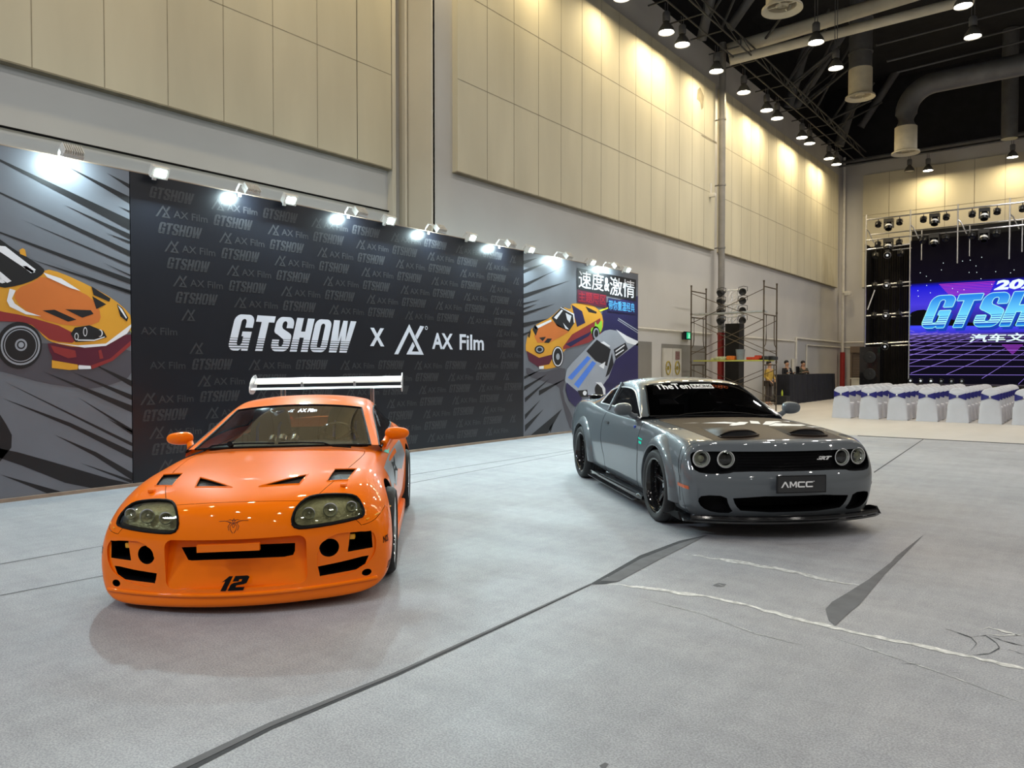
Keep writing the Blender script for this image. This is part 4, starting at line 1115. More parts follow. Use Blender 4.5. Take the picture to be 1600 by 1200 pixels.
# ducts, struts and beams below the roof
def pd(px, py, d): r = pray(px, py); return CC+r*d
def duct(px, py, d, r, ztop, label, elbow=None, collar=1.1):
    b = pd(px, py, d); ro = tag(empty('air_duct', b), label, 'duct')
    mb = MB(); pts = [Vector((0,0,collar)), Vector((0,0,ztop-b.z))]
    if elbow is None: mb.path(pts, r, 20)
    else:
        E = Vector(elbow)-b; h = pts[1].z; dr = (E-Vector((0,0,h))); dr.z = 0; dn = dr.normalized()
        L = [pts[0], Vector((0,0,h-1.1))]
        for k in range(1, 8): a = k/8*PI/2; L.append(Vector((0,0,h-1.1))+dn*(1.1*(1-math.cos(a)))+Vector((0,0,1.1*math.sin(a))))
        L.append(Vector((0,0,h))+dn*1.1); L.append(E); mb.path(L, r, 20)
    z = collar+.6
    while z < ztop-b.z-(1.2 if elbow is not None else .1): mb.lathe([(r, 0), (r+.03, .0), (r+.03, .05), (r, .05)], (0,0,z), (0,0,1), 20); z += 1.3
    mb.build('duct_pipe', 'duct_grey', ro, 50)
    mb = MB(); mb.lathe([(r+.01, collar), (r+.01, .12), (r*1.28, .06), (r*1.30, 0), (r*1.22, 0), (r*.92, .10), (r*.92, .5)], (0,0,0), (0,0,1), 28); mb.build('duct_collar', 'duct_cream', ro, 50)
    mb = MB(); mb.lathe([(r*.35, .06), (r*.42, .12), (.0001, .2)], (0,0,0), (0,0,1), 16)
    for a in range(4): mb.box((r*.6*math.cos(a*PI/2), r*.6*math.sin(a*PI/2), .14), (abs(r*.8*math.cos(a*PI/2))+.04, abs(r*.8*math.sin(a*PI/2))+.04, .04))
    mb.build('nozzle_core', 'duct_cream', ro, 50)
duct(1344, 153, 29, .42, 16.9, 'grey air duct with a cream nozzle, hanging in the middle of the roof bay')
duct(1415, 240, 31.4, .42, 13.3, 'elbowed grey air duct with cream nozzle beside the back wall', elbow=pd(1640, 92, 28.3))
duct(1222, 16, 19.5, .40, 16.9, 'nearest air duct nozzle, cut by the top of the picture', collar=2.0)
b = pd(1577, 217, 34); mb = MB(); mb.path([b, (b.x, b.y, 16.95)], .33, 18); tag(mb.build('air_duct', 'duct_grey', None, 50), 'plain dark grey duct stub at the right end of the roof', 'duct')
def strut(a, b, d0, d1, rpx, m='strut_grey', name='roof_strut', label=None, grp='diagonal roof struts'):
    A = pd(a[0], a[1], d0); B = pd(b[0], b[1], d1); mb = MB(); mb.tube(A, B, rpx/1160*(d0+d1)/2, 12); tag(mb.build(name, m, None, 50), label, 'roof strut', grp)
LBL = [((1114,-20),(1096,62),24,25,8,'thick grey roof strut at the top left of the roof, beside the wall rail'), ((1180,-14),(1140,44),26,27,7.5,'grey roof strut leaning right, just behind the leftmost one'),
 ((1268,42),(1232,168),33,34,7,'grey roof strut leaving the wall rail left of the middle air duct'), ((1322,45),(1243,168),33,34,6.5,'long leaning grey strut crossing just left of the middle air duct'),
 ((1372,30),(1311,228),37,38,7.5,'grey roof strut passing behind the middle air duct'), ((1467,8),(1345,198),38,40,6,'thin leaning roof strut between the middle duct and the elbowed duct'),
 ((1470,12),(1374,250),40,42,7,'grey roof strut reaching the back wall left of the elbowed duct'), ((1482,14),(1568,172),38,40,8,'grey roof strut leaning the other way, right of the elbowed duct'),
 ((1500,150),(1420,300),44,44,4,'faint roof strut above the back wall rail') ]
for q in LBL[:8]: strut(*q[:5], label=q[5], grp=None)
strut((1137,79), (1470,-22), 27, 25, 11, 'beam_cream', 'roof_beam', 'upper of the two cream roof beams crossing the top of the picture', None)
strut((1140,95), (1520,-2), 26.5, 24.5, 7.5, 'beam_cream', 'roof_beam', 'lower and thinner of the two cream roof beams', None)
for a, b, l in (((1369,71),(1640,1),'uppermost of the three thin suspended rods'), ((1386,96),(1640,31),'middle one of the three thin suspended rods'), ((1401,113),(1640,54),'lowest of the three thin suspended rods')):
    strut(a, b, 30, 30, 1.6, 'strut_grey', 'suspended_rod', l, 'suspended rods')
# cable rail along the wall lamps
ro = tag(empty('lamp_rail', (-10.0, 29, 12.52)), 'long dark lattice rail carrying lamps along the left wall', 'rail')
mb = MB()
for dx, dz in ((-.3, 0), (.25, 0), (.25, .35)): mb.tube((dx, -13, dz), (dx, 13.5, dz), .03, 6)
mb.build('rail', 'rail_dark', ro)
mb = MB()
for k in range(17): y = -13+1.5*k; mb.tube((-.9, y, 0), (.25, y, 0), .025, 6); mb.tube((.25, y, 0), (.25, y, .35), .02, 6); mb.tube((.25, y, .35), (.25, y+1.5, 0), .018, 6)
mb.build('cross_bar', 'rail_dark', ro)
mb = MB()
for k in range(30):
    y = random.uniform(-13, 13); mb.tube((-.2, y, .5), (1.6, y+random.uniform(-2, 2), random.uniform(.8, 3)), .05, 6)
mb.build('cable_bundle', 'rail_dark', ro)['kind'] = 'stuff'
ro = MB(); ro.tube((-11.2, 43.4, 12.75), (23, 43.4, 12.75), .10, 8); ro.tube((-11.2, 42.9, 12.42), (23, 42.9, 12.42), .05, 8); tag(ro.build('lamp_rail', 'strut_grey', None), 'dark rail along the top of the back wall', 'rail')
# high bay lamps
mat('lamp_glow', (1, .97, .9), .5, emit=(1, .93, .78), es=26, noise=(3, .02)); mat('lamp_shell', (.20, .19, .17), .45, .5, noise=(4, .1)); mat('lamp_off', (.4, .39, .35), .3, noise=(4, .1))
def bell(p, label, power=56, on=True, color=(1, .80, .45), rod=.30, aim=None, grp=None):
    r_ = tag(empty('high_bay_lamp', p), label, 'lamp', grp)
    mb = MB(); mb.lathe([(.235, 0), (.245, .0), (.225, .10), (.15, .22), (.09, .30), (.06, .34), (.0001, .35)], (0,0,0), (0,0,1), 24); mb.lathe([(.235, 0), (.21, .10), (.12, .2)], (0,0,0), (0,0,1), 24); mb.build('lamp_shade', 'lamp_shell', r_, 60)
    mb = MB(); mb.lathe([(.10, .33), (.115, .36), (.115, .58), (.09, .62), (.0001, .63)], (0,0,0), (0,0,1), 16); mb.build('ballast', 'strut_grey', r_, 40)
    mb = MB(); mb.tube((.04,0,.6), (.04,0,.6+rod), .012, 6); mb.tube((-.04,0,.6), (-.04,0,.6+rod), .012, 6); mb.build('rod', 'strut_grey', r_)
    mb = MB(); mb.lathe([(.0001, .035), (.12, .03), (.215, .02)], (0,0,0), (0,0,1), 24); mb.build('lamp_glass', 'lamp_glow' if on else 'lamp_off', r_)
    if on:
        l = area('lamp_light', (0, 0, -.02), power, color, .38); l.parent = r_
        if aim: l.rotation_euler = aim
YL = [17.97, 20.63, 21.72, 24.37, 26.86, 29.27, 30.48, 33.69, 34.79, 37.87, 39.18]
OR = ['first', 'second', 'third', 'fourth', 'fifth', 'sixth', 'seventh', 'eighth', 'ninth', 'tenth', 'eleventh']
for k, y in enumerate(YL): bell((-10.35, y, 11.6), 'lit bell lamp on the left wall rail, %s counted from the viewer' % OR[k], grp='bell lamps along the left wall')
for k, y in enumerate((14.8, 11.6, 8.4, 5.2, 2.0, -1.5)): area('wall_wash_light', (-10.45, y, 11.6), 56, (1, .80, .45), .38, aim=(-10.45, y, 0))
for q, l in (((1275,67),'lit bell lamp hanging under the cream beams, left one of two'), ((1306,107),'lit bell lamp hanging under the cream beams, right one of two'), ((1505,10),'lit bell lamp at the very top right edge, upper of two'), ((1520,58),'lit bell lamp at the top right, lower of two')):
    bell(tuple(pon(q[0], q[1], 2, 11.6)), l, 90, color=(1, .93, .82), rod=4.7)
for q, l, on in (((1582,246),'lit bell lamp in front of the back wall at the right edge', True), ((1450,267),'lit bell lamp on the back wall rail near the elbowed duct', True), ((1421,268),'unlit bell lamp on the back wall rail', False)):
    bell(tuple(pon(q[0], q[1], 1, 42.9)), l, 75, on)
for x in (2., 6., 10.): area('wall_wash_light', (x, 42.9, 11.4), 62, (1, .80, .45), .38, aim=(x, 42.9, 0))
# ================================================================== printed backdrop wall
for n, c, r in (('print_grey', (.15,.16,.185), .42), ('print_black', (.009,.010,.015), .3), ('print_dark', (.010,.010,.012), .45), ('print_shadow', (.075,.07,.085), .45), ('print_gold', (.70,.33,.03), .4), ('print_orange', (.62,.17,.035), .4),
  ('print_red', (.27,.03,.03), .4), ('print_wine', (.10,.012,.03), .4), ('print_white', (.80,.80,.84), .4), ('print_silver', (.34,.36,.41), .4), ('print_blue', (.08,.22,.75), .4), ('print_navy', (.018,.016,.075), .4), ('print_green', (.28,.62,.04), .4),
  ('print_purple', (.02,.015,.075), .4), ('print_ghost', (.042,.042,.047), .3), ('print_logo', (.70,.72,.80), .4), ('print_yellow', (.75,.75,.05), .4), ('print_cyan', (.10,.45,.85), .4), ('print_darkred', (.33,.015,.03), .4)):
    mat(n, c, r, noise=(1.5, .08))
PM = ['print_grey','print_black','print_dark','print_shadow','print_gold','print_orange','print_red','print_wine','print_white','print_silver','print_blue','print_navy','print_green','print_purple','print_ghost','print_logo','print_yellow','print_cyan','print_darkred']
PI_ = {n[6:]: i for i, n in enumerate(PM)}
mat('frame_wood', (.30, .22, .16), .6, noise=(5, .2))
Y1 = pon(205, 500, 0, XB).y; Y2 = pon(818, 500, 0, XB).y; Y3 = pon(997, 500, 0, XB).y
bd = {}
for nm, ya, yb, bg, lab in (('left', -3.0, Y1, 'grey', 'large printed backdrop panel with an orange cartoon sports car and black speed lines, left edge of the hall'),
        ('mid', Y1, Y2, 'black', 'long black backdrop panel with large white lettering across its middle'), ('right', Y2, Y3, 'grey', 'far printed backdrop panel with orange and silver cartoon cars and a title in Chinese')):
    r_ = tag(empty('backdrop_panel', (XB, ya, 0)), lab, 'backdrop')
    bd[nm] = (r_, MB(), ya)
    MB().box((-.06, (yb-ya)/2, 2.0), (.118, yb-ya-.01, 4.0)).build('panel_board', 'print_'+bg, r_)
    MB().box((.015, (yb-ya)/2, .02), (.03, yb-ya, .04)).box((-.06, (yb-ya)/2, 4.006), (.13, yb-ya, .012)).build('panel_frame', 'frame_wood', r_)
    mb = MB()
    for k in range(int((yb-ya)/2.4)+1):
        y = .5+2.4*k
        if y < yb-ya-.1: mb.tube((-.14, y, 0), (-.14, y, 3.95), .03, 6); mb.tube((-.14, y, 2.6), (-.9, y, 0), .02, 6)
    mb.build('back_brace', 'steel', r_)
def pp(key, L, col, lay, s=1., ox=0., oy=0.):
    if len(L) >= 8 and len(L) < 20 and col != 'white': L = smoothloop(L, 1)
    r_, mb, ya = bd[key]; P = [pon(ox+x/s, oy+y/s, 0, XB) for x, y in L]; ymax = {'left': Y1, 'mid': Y2, 'right': Y3}[key]-.005
    Q = [(min(ymax, p.y)-ya, min(3.995, max(.045, p.z))) for p in P]
    v2, t = tri2d([Q]); mb.add([(.0012*lay, a, b) for a, b in v2], t, PI_[col])
A = lambda L, col, lay=1, s=4., oy=180.: pp('left', L, col, lay, s, 0, oy)
for L in ([(-900,-60),(-900,-48),(0,290),(830,722),(830,655),(0,275)], [(410,315),(830,556),(830,513)], [(665,360),(830,462),(830,435)], [(-900,90),(0,480),(830,850),(830,886),(0,490),(-900,96)], [(400,560),(830,745),(830,778)], [(660,735),(830,790),(830,806)],
          [(130,650),(830,935),(830,952)], [(-400,600),(0,728),(830,1024),(830,1058),(0,738)], [(160,890),(830,1095),(830,1122)], [(290,910),(830,1107),(830,1112)], [(740,570),(830,600),(830,612)], [(640,920),(830,998),(830,1008)], [(-900,230),(-300,470),(0,560),(-300,480)]):
    A(L, 'dark')
B = lambda L, col, lay=2: pp('left', L, col, lay, 2.727, 0, 360.)
B([(-400,560),(0,600),(60,615),(180,650),(330,672),(400,675),(500,650),(560,620),(580,560),(560,500),(300,480),(-400,480)], 'shadow', 1)
for L in ([(10,715),(300,820),(588,940),(588,970),(300,838)], [(230,870),(410,945),(595,1030),(595,1062),(400,960)], [(340,990),(590,1062),(560,1100)], [(-300,850),(0,930),(100,950),(590,1095),(440,1110),(370,1112),(0,965),(-300,880)], [(0,1040),(260,1128),(200,1134)], [(10,640),(588,903),(588,918)], [(330,710),(588,845),(588,862)], [(455,800),(588,852),(588,870)], [(180,600),(588,745),(588,775)], [(300,600),(588,700),(588,722)], [(380,560),(588,640),(588,665)]):
    B(L, 'dark', 2)
B([(-300,700),(0,785),(28,830),(50,872),(48,925),(0,985),(-300,900)], 'dark', 2)
gold = [(190,163),(260,180),(390,240),(480,290),(550,350),(568,395),(560,432),(450,492),(330,500),(230,480),(190,460),(150,410),(80,385),(-60,385),(-200,360),(-200,200),(-60,240),(80,232),(150,208)]
B(gold, 'gold', 3); B([(175,192),(280,232),(400,290),(432,360),(418,400),(300,410),(150,372),(60,300),(66,250),(150,215)], 'orange', 4)
B([(-200,300),(0,345),(100,362),(300,420),(335,482),(220,472),(180,440),(120,390),(0,388),(-200,380)], 'red', 4)
B([(200,472),(330,502),(450,495),(556,430),(560,482),(480,540),(380,590),(250,590),(215,582),(226,545),(208,510)], 'wine', 4); B([(215,490),(320,512),(325,540),(290,545),(230,520)], 'red', 5)
B([(220,553),(330,572),(335,592),(295,595),(220,586)], 'gold', 5); B([(335,574),(385,577),(388,590),(330,592)], 'white', 5); B([(388,575),(470,545),(556,470),(556,490),(480,555),(390,592)], 'red', 5)
B([(418,512),(430,508),(440,545),(424,548)], 'red', 5)
B([(300,440),(318,414),(380,404),(440,428),(455,455),(400,472),(320,476)], 'dark', 5); B([(497,313),(520,330),(546,372),(540,388),(512,366)], 'dark', 5)
for L in (circ(325,452,9,12,16), circ(362,432,9,12,20), circ(425,438,12,12,16)): B(L, 'white', 6)
for L in (circ(325,452,6,12,12), circ(362,432,6,12,16), circ(421,438,11,12,14)): B(L, 'dark', 7)
B([(330,465),(400,466),(445,452),(445,456),(400,471),(330,470)], 'white', 7); B([(500,318),(518,334),(540,372),(536,376),(512,340)], 'white', 6)
for L in ([(388,238),(470,290),(465,304),(398,275)], [(392,280),(452,315),(410,335)], [(180,341),(232,338),(325,380),(290,389)], [(277,336),(386,340),(398,356),(350,372)]): B(L, 'dark', 5)
for L in ([(184,180),(260,205),(342,258),(300,246),(200,200)], [(40,248),(66,256),(50,290),(62,312),(110,345),(175,366),(110,358),(40,325),(28,300)], [(560,400),(566,412),(540,440),(450,492),(360,500),(230,478),(330,490),(450,482)]): B(L, 'white', 6)
B([(-300,-160),(-60,0),(0,38),(50,75),(110,110),(185,160),(190,180),(150,210),(80,235),(0,248),(-300,160)], 'dark', 5)
for L in ([(-80,40),(0,66),(22,68),(152,168),(136,182),(0,92)], [(95,152),(112,152),(150,178),(130,182)], [(-60,160),(0,176),(48,216),(30,224),(-40,180)], [(-80,190),(0,202),(22,222),(8,226)]): B(L, 'white', 6)
B([(82,84),(95,76),(106,82),(112,112),(84,100)], 'gold', 6)
B(circ(82,490,96,30,100), 'dark', 5); B(circ(86,490,84,32,84), 'silver', 6); B(circ(86,490,76,32,76), 'dark', 7); B(circ(86,490,70,32,70), 'silver', 8); B(circ(86,490,66,32,66), 'dark', 9); B(circ(88,488,26,20,26), 'silver', 10); B(circ(88,488,18,20,18), 'dark', 11); B(circ(88,488,12,20,12), 'silver', 12)
B([(552,390),(580,405),(580,412),(560,402)], 'yellow', 5); B([(552,420),(580,430),(580,438),(556,430)], 'yellow', 5)
# right panel
Cc = lambda L, col, lay=2: pp('right', L, col, lay, 3.871, 780., 370.)
for L in ([(146,145),(235,126),(146,168)], [(146,200),(310,148),(146,222)], [(146,285),(420,170),(290,228),(146,308)], [(146,345),(430,264),(146,372)], [(146,400),(250,378),(146,412)], [(146,430),(230,405),(146,444)], [(146,458),(340,404),(146,478)], [(146,520),(340,488),(146,548)], [(146,585),(220,560),(146,600)],
          [(150,845),(260,800),(150,862)], [(150,905),(290,830),(150,930)], [(155,975),(310,852),(155,1002)], [(155,1075),(250,985),(155,1105)], [(155,1140),(270,1040),(155,1180)], [(190,1200),(380,1040),(300,1180),(290,1200)], [(300,1160),(330,1120),(310,1200)], [(240,930),(400,860),(240,960)]): Cc(L, 'dark')
Cc([(620,470),(640,400),(850,360),(850,1000),(650,1000),(600,900)], 'navy', 1)
for L in ([(720,490),(850,565),(850,572),(720,496)], [(716,500),(850,580),(850,585),(716,505)]): Cc(L, 'silver', 2)
Cc([(600,445),(680,418),(680,426),(605,455)], 'yellow', 3); Cc([(160,780),(240,830),(400,780),(400,850),(380,960),(450,1100),(450,1180),(420,1150),(370,960),(360,900),(250,870),(165,840)], 'shadow', 2)
Cc([(160,640),(180,570),(240,520),(310,490),(380,422),(436,442),(430,405),(470,402),(560,410),(618,455),(632,530),(610,590),(540,640),(470,660),(385,680),(370,780),(300,800),(240,800),(160,700)], 'gold', 3)
Cc([(250,530),(320,510),(420,575),(380,600),(300,640),(230,640),(210,600)], 'orange', 4); Cc([(385,665),(440,590),(610,492),(616,585),(540,640),(470,660),(385,682)], 'red', 4)
Cc([(315,490),(380,424),(450,468),(455,520),(420,572),(350,540)], 'dark', 4); Cc([(436,410),(500,450),(520,520),(470,545),(452,470)], 'navy', 4); Cc([(520,420),(590,455),(585,465),(540,455)], 'dark', 4)
for L in ([(330,488),(376,440),(384,446),(345,500)], [(400,460),(436,478),(425,520),(410,500)], [(385,520),(420,560),(400,556)], [(370,425),(452,466),(456,520),(450,520),(445,472),(370,430)]): Cc(L, 'white', 5)
Cc([(550,570),(560,545),(575,555),(580,505),(592,540),(620,495),(622,560),(600,590),(580,560),(565,600)], 'green', 5); Cc([(400,650),(560,570),(540,600),(470,640),(430,665)], 'navy', 5)
Cc(circ(583,585,24,20,44), 'dark', 5); Cc(circ(585,585,18,20,34), 'silver', 6); Cc(circ(586,585,12,16,24), 'dark', 7)
Cc([(165,690),(240,732),(318,712),(318,740),(300,775),(240,790),(180,750)], 'wine', 4); Cc([(240,782),(308,770),(308,795),(240,800)], 'gold', 5); Cc([(240,784),(268,780),(268,798),(240,800)], 'white', 6)
Cc(circ(243,682,30,20,26), 'dark', 5); Cc(circ(243,682,22,20,18), 'silver', 6); Cc(circ(243,682,14,16,12), 'dark', 7); Cc([(172,600),(186,560),(190,575),(182,612)], 'dark', 5)
for L in ([(200,560),(215,530),(235,555),(220,600)], [(240,610),(282,605),(262,632)], [(290,615),(318,616),(300,642),(270,640)]): Cc(L, 'dark', 5)
Cc([(210,545),(312,500),(316,512),(220,560)], 'white', 5)
Cc(circ(353,725,36,24,64), 'dark', 5); Cc(circ(353,725,31,28,59), 'white', 6); Cc(circ(353,725,26,28,52), 'dark', 7); Cc(circ(353,725,11,16,20), 'silver', 8)
Cc([(395,880),(400,830),(412,790),(520,680),(592,600),(650,558),(720,570),(762,600),(838,640),(838,662),(780,720),(660,850),(620,905),(560,960),(520,975),(440,950)], 'silver', 8)
Cc([(525,692),(588,622),(672,680),(650,782),(580,750)], 'dark', 9)
for L in ([(412,852),(532,720),(552,736),(437,866)], [(450,892),(562,750),(584,764),(476,916)]): Cc(L, 'blue', 9)
Cc([(690,682),(762,640),(776,680),(702,742)], 'dark', 9)
for L in ([(700,690),(755,652),(757,658),(702,698)], [(700,712),(750,680),(752,686),(702,720)], [(610,640),(630,632),(668,660),(664,668)], [(600,780),(640,755),(630,800)]): Cc(L, 'white', 10)
Cc([(680,700),(690,770),(664,830),(640,850),(662,770)], 'dark', 9); Cc([(705,560),(770,600),(838,632),(838,660),(770,640)], 'white', 9)
Cc([(405,880),(440,910),(482,945),(500,980),(460,1030),(420,990),(400,930)], 'purple', 9); Cc([(470,930),(530,925),(537,970),(490,968)], 'dark', 10); Cc(circ(515,945,12,12,14), 'white', 11)
Cc(circ(605,925,30,20,40), 'dark', 9); Cc([(700,745),(838,640),(838,900),(760,900),(640,885),(660,850)], 'purple', 9); Cc([(580,880),(615,880),(640,920),(640,960),(630,960),(620,915),(600,895)], 'white', 10)
def planetext(key, s, px0, px1, pyb, pyt, col, lay, bold=.02, shear=0.):
    r_, mb, ya = bd[key]; a = pon(px0, pyb, 0, XB); b = pon(px1, pyb, 0, XB); zt = pon(px0, pyt, 0, XB).z
    vf = fit2d(text2d(s, 1, bold, shear=shear), b.y-a.y, zt-a.z); mb.add([(.0012*lay, a.y-ya+u, a.z+v) for u, v in vf[0]], vf[1], PI_[col])
# title lettering, far panel
r_, mb, ya = bd['right']
Ya, Yb_ = pon(903.5, 440, 0, XB).y-ya, pon(991, 440, 0, XB).y-ya; W_ = Yb_-Ya
mb.add([(.010, Ya-.05, 3.05), (.010, Ya+W_*.47, 3.0), (.010, Ya+W_*.47, 3.32), (.010, Ya-.05, 3.35)], [(0,1,2,3)], PI_['wine'])
mb.add([(.010, Ya+W_*.50, 2.93), (.010, Yb_+.06, 2.93), (.010, Yb_+.06, 3.22), (.010, Ya+W_*.50, 3.26)], [(0,1,2,3)], PI_['navy'])
mb.add([(.0095, Ya-.06, 3.36), (.0095, Yb_+.08, 3.28), (.0095, Yb_+.08, 3.84), (.0095, Ya-.06, 3.86)], [(0,1,2,3)], PI_['dark'])
for s_, x0, x1, z0, z1, c, bo in (('速度', 0, .42, 3.40, 3.82, 'white', .004), ('&', .43, .52, 3.42, 3.76, 'white', .02), ('激情', .53, 1.0, 3.34, 3.80, 'white', .004), ('主题展区', .0, .46, 3.06, 3.32, 'darkred', .01), ('带你重温经典', .51, 1.0, 2.97, 3.21, 'cyan', .006)):
    vf = fit2d(text2d(s_, 1, bo), (x1-x0)*W_, z1-z0); mb.add([(.0125, Ya+x0*W_+u, z0+v) for u, v in vf[0]], vf[1], PI_[c])
    if c == 'white':   # bluish lower half of the title letters
        pass
# block letters for the show's name
def arc(cx, cy, rx, ry, a0, a1, n=7): return [(cx+rx*math.cos(math.radians(a0+(a1-a0)*k/n)), cy+ry*math.sin(math.radians(a0+(a1-a0)*k/n))) for k in range(n+1)]
G_ = [(.64,.64)]+arc(.44,.80,.20,.20,0,90)+arc(.20,.80,.20,.20,90,180)+arc(.20,.20,.20,.20,180,270)+[(.34,0)]+[(.42,.06),(.44,0),(.64,0),(.64,.53),(.34,.53),(.34,.40),(.40,.40)]+arc(.32,.22,.08,.08,0,-180,5)+arc(.32,.80,.08,.08,180,0,5)+[(.40,.64)]
T_ = [(0,1),(0,.82),(.19,.82),(.19,0),(.43,0),(.43,.82),(.62,.82),(.62,1)]
S_ = arc(.44,.78,.20,.22,0,90)+arc(.20,.78,.20,.22,90,180)+[(0,.62)]+arc(.2,.6,.2,.12,180,250,3)+[(.36,.36),(.40,.30)]+arc(.32,.22,.08,.08,0,-180,5)+[(.24,.34),(0,.34)]+arc(.20,.20,.20,.20,180,270)+arc(.44,.20,.20,.20,270,360)+[(.64,.40)]+arc(.44,.42,.2,.14,0,60,3)+[(.28,.66),(.24,.72)]+arc(.32,.80,.08,.08,180,0,5)+[(.40,.68),(.64,.68)]
H_ = [(0,0),(0,1),(.25,1),(.25,.60),(.40,.60),(.40,1),(.65,1),(.65,0),(.40,0),(.40,.42),(.25,.42),(.25,0)]
O_ = (rrect(0,0,.64,1,.2,6), rrect(.24,.13,.40,.87,.08,4))
W__ = [(0,1),(.06,0),(.36,0),(.43,.52),(.48,0),(.78,0),(.92,1),(.68,1),(.63,.36),(.56,1),(.38,1),(.32,.36),(.24,1)]
GT = [([G_], .64), ([T_], .62), ([S_], .64), ([H_], .65), (list(O_), .64), ([W__], .92)]
def gtshow(w, h, shear=.28, gaps=((.06,.085),(.13,.155),(.20,.225),(.27,.29),(.335,.35)), letters=6, sp=.06):
    """list of (verts, faces) strips of the word in a w x h box (whole word width used for scaling)"""
    tot = sum(l[1] for l in GT)+sp*5+shear; x = 0; V = []; F = []
    for L, lw in GT[:letters]:
        loops = [[(x+p[0]+shear*p[1], p[1]) for p in l] for l in L]
        v2, t = tri2d(loops); bm = bmesh.new(); bv = [bm.verts.new((a, b, 0)) for a, b in v2]
        for f in t:
            try: bm.faces.new([bv[i] for i in f])
            except ValueError: pass
        for g in gaps:
            for z in g: bmesh.ops.bisect_plane(bm, geom=bm.verts[:]+bm.edges[:]+bm.faces[:], plane_co=(0, z, 0), plane_no=(0, 1, 0))
        kill = [f for f in bm.faces if any(g[0] < f.calc_center_median().y < g[1] for g in gaps)]
        bmesh.ops.delete(bm, geom=kill, context='FACES'); bm.verts.index_update(); o = len(V)
        V += [(v.co.x/tot*w, v.co.y*h) for v in bm.verts]; F += [tuple(v.index+o for v in f.verts) for f in bm.faces]; bm.free(); x += lw+sp
    return V, F
r_, mb, ya = bd['mid']
V, F = gtshow(8.05-5.72, .52); mb.add([(.003, 5.74-ya+a, 1.76+b) for a, b in V], F, PI_['logo'])
mb.add([(.003, 8.36-ya+a*.32, 1.88+b*.31) for a, b in [(0,0),(.26,0),(.5,.36),(.74,0),(1,0),(.64,.51),(.98,1),(.72,1),(.5,.68),(.28,1),(.02,1),(.36,.51)]], [tuple(range(12))], PI_['logo'])
lg = lambda x, z, w_, h_, col, lay: addlogo(mb, lambda a, b: (.0012*lay, a-ya, b), x, z, w_, h_, PI_[col])
lg(8.91, 1.75, .72, .54, 'logo', 3); 
v2, t = tri2d([circ(9.70, 2.24, .035, 16), circ(9.70, 2.24, .024, 12)]); mb.add([(.003, a-ya, b) for a, b in v2], t, PI_['logo'])
vf = fit2d(text2d('AX', 1, .028), .56, .30, 9.85, 1.86); mb.add([(.003, a-ya, b) for a, b in vf[0]], vf[1], PI_['logo'])
vf = fit2d(text2d('Film', 1, .022), .72, .30, 10.60, 1.86); mb.add([(.003, a-ya, b) for a, b in vf[0]], vf[1], PI_['logo'])
gs = gtshow(.62, .15, gaps=((.13,.16),(.26,.29))); tx = fit2d(text2d('AX Film', 1, .012), .48, .095)
per = 1.66
for k in range(17):
    z = 3.72-.223*k; off = 4.76-per*3+(.83 if k % 2 == 1 else 0)+.055*k-.10
    if z < .15: break
    for j in range(10):
        x = off+per*j
        mainz = 1.6 < z < 2.35 or False
        def ok(a, b): return a > Y1+.02 and b < Y2-.02 and not (1.55 < z < 2.35 and b > 5.6 and a < 11.5)
        if ok(x, x+.62): mb.add([(.0012, x-ya+a, z+b) for a, b in gs[0]], gs[1], PI_['ghost'])
        if ok(x+.86, x+1.04): lg(x+.86, z-.01, .20, .16, 'ghost', 1)
        if ok(x+1.08, x+1.56): mb.add([(.0012, x+1.10-ya+a, z+.01+b) for a, b in tx[0]], tx[1], PI_['ghost'])
for key in bd:
    r_, mb, ya = bd[key]; o = mb.build('printed_graphics', PM, r_)
    o['kind'] = 'stuff'
# flood lamps clamped along the top of the backdrop
mat('flood_glow', (.9, 1, .97), .5, emit=(.78, 1, .97), es=42, noise=(3, .02)); mat('flood_shell', (.62, .61, .58), .5, noise=(8, .1))
def flood(y, facing, label, power):
    r_ = tag(empty('flood_lamp', (XB, y, 4.0)), label, 'lamp')
    if facing:     # on an arm, shining back down the print
        c = Vector((.30, 0, .0)); R = Matrix.Rotation(math.radians(48), 3, 'Y')   # local -Z faces down and back
    else:
        c = Vector((.16, 0, .02)); R = Matrix.Rotation(math.radians(-58), 3, 'Y')
    mb = MB(); mb.path([(-.06, 0, -.10), (-.06, 0, .06), (.02, 0, .14), c+R@Vector((0, 0, .07))], .014, 6); mb.box((-.03, 0, -.02), (.10, .05, .06)); mb.build('lamp_arm', 'flood_shell', r_)
    mb = MB(); mb.box(c, (.15, .22, .05), 0, R=R)
    for k in range(9): mb.box(c+R@Vector((0, -.10+.025*k, .045)), (.14, .007, .05), 0, R=R)
    mb.build('lamp_housing', 'flood_shell', r_)
    mb = MB(); mb.box(c+R@Vector((0, 0, -.028)), (.085, .14, .006), 0, R=R); mb.build('lamp_face', 'flood_glow', r_)
    l = area('flood_light', c+R@Vector((0, 0, -.045)), power, (.72, .95, 1.0), .12, shape='RECTANGLE', sy=.18); l.parent = r_; l.rotation_euler = R.to_euler()
FA = [pon(x, y, 0, XB+.30).y for x, y in ((112,240),(392,303),(562,340),(687,365),(797,390),(887,406),(962,421))]
FB = [pon(x, y, 0, XB+.2).y for x, y in ((252,268),(456,314),(612,349),(740,376),(832,393),(928,413),(983,425))]
N7 = ['first', 'second', 'third', 'fourth', 'fifth', 'sixth', 'seventh']
for k, y in enumerate(FA): flood(y, True, 'white flood lamp on an arm shining down the backdrop print, %s from the left' % N7[k], 13)
for k, y in enumerate(FB): flood(y, False, 'bright flood lamp on the backdrop edge facing into the hall, %s from the left' % N7[k], 120)
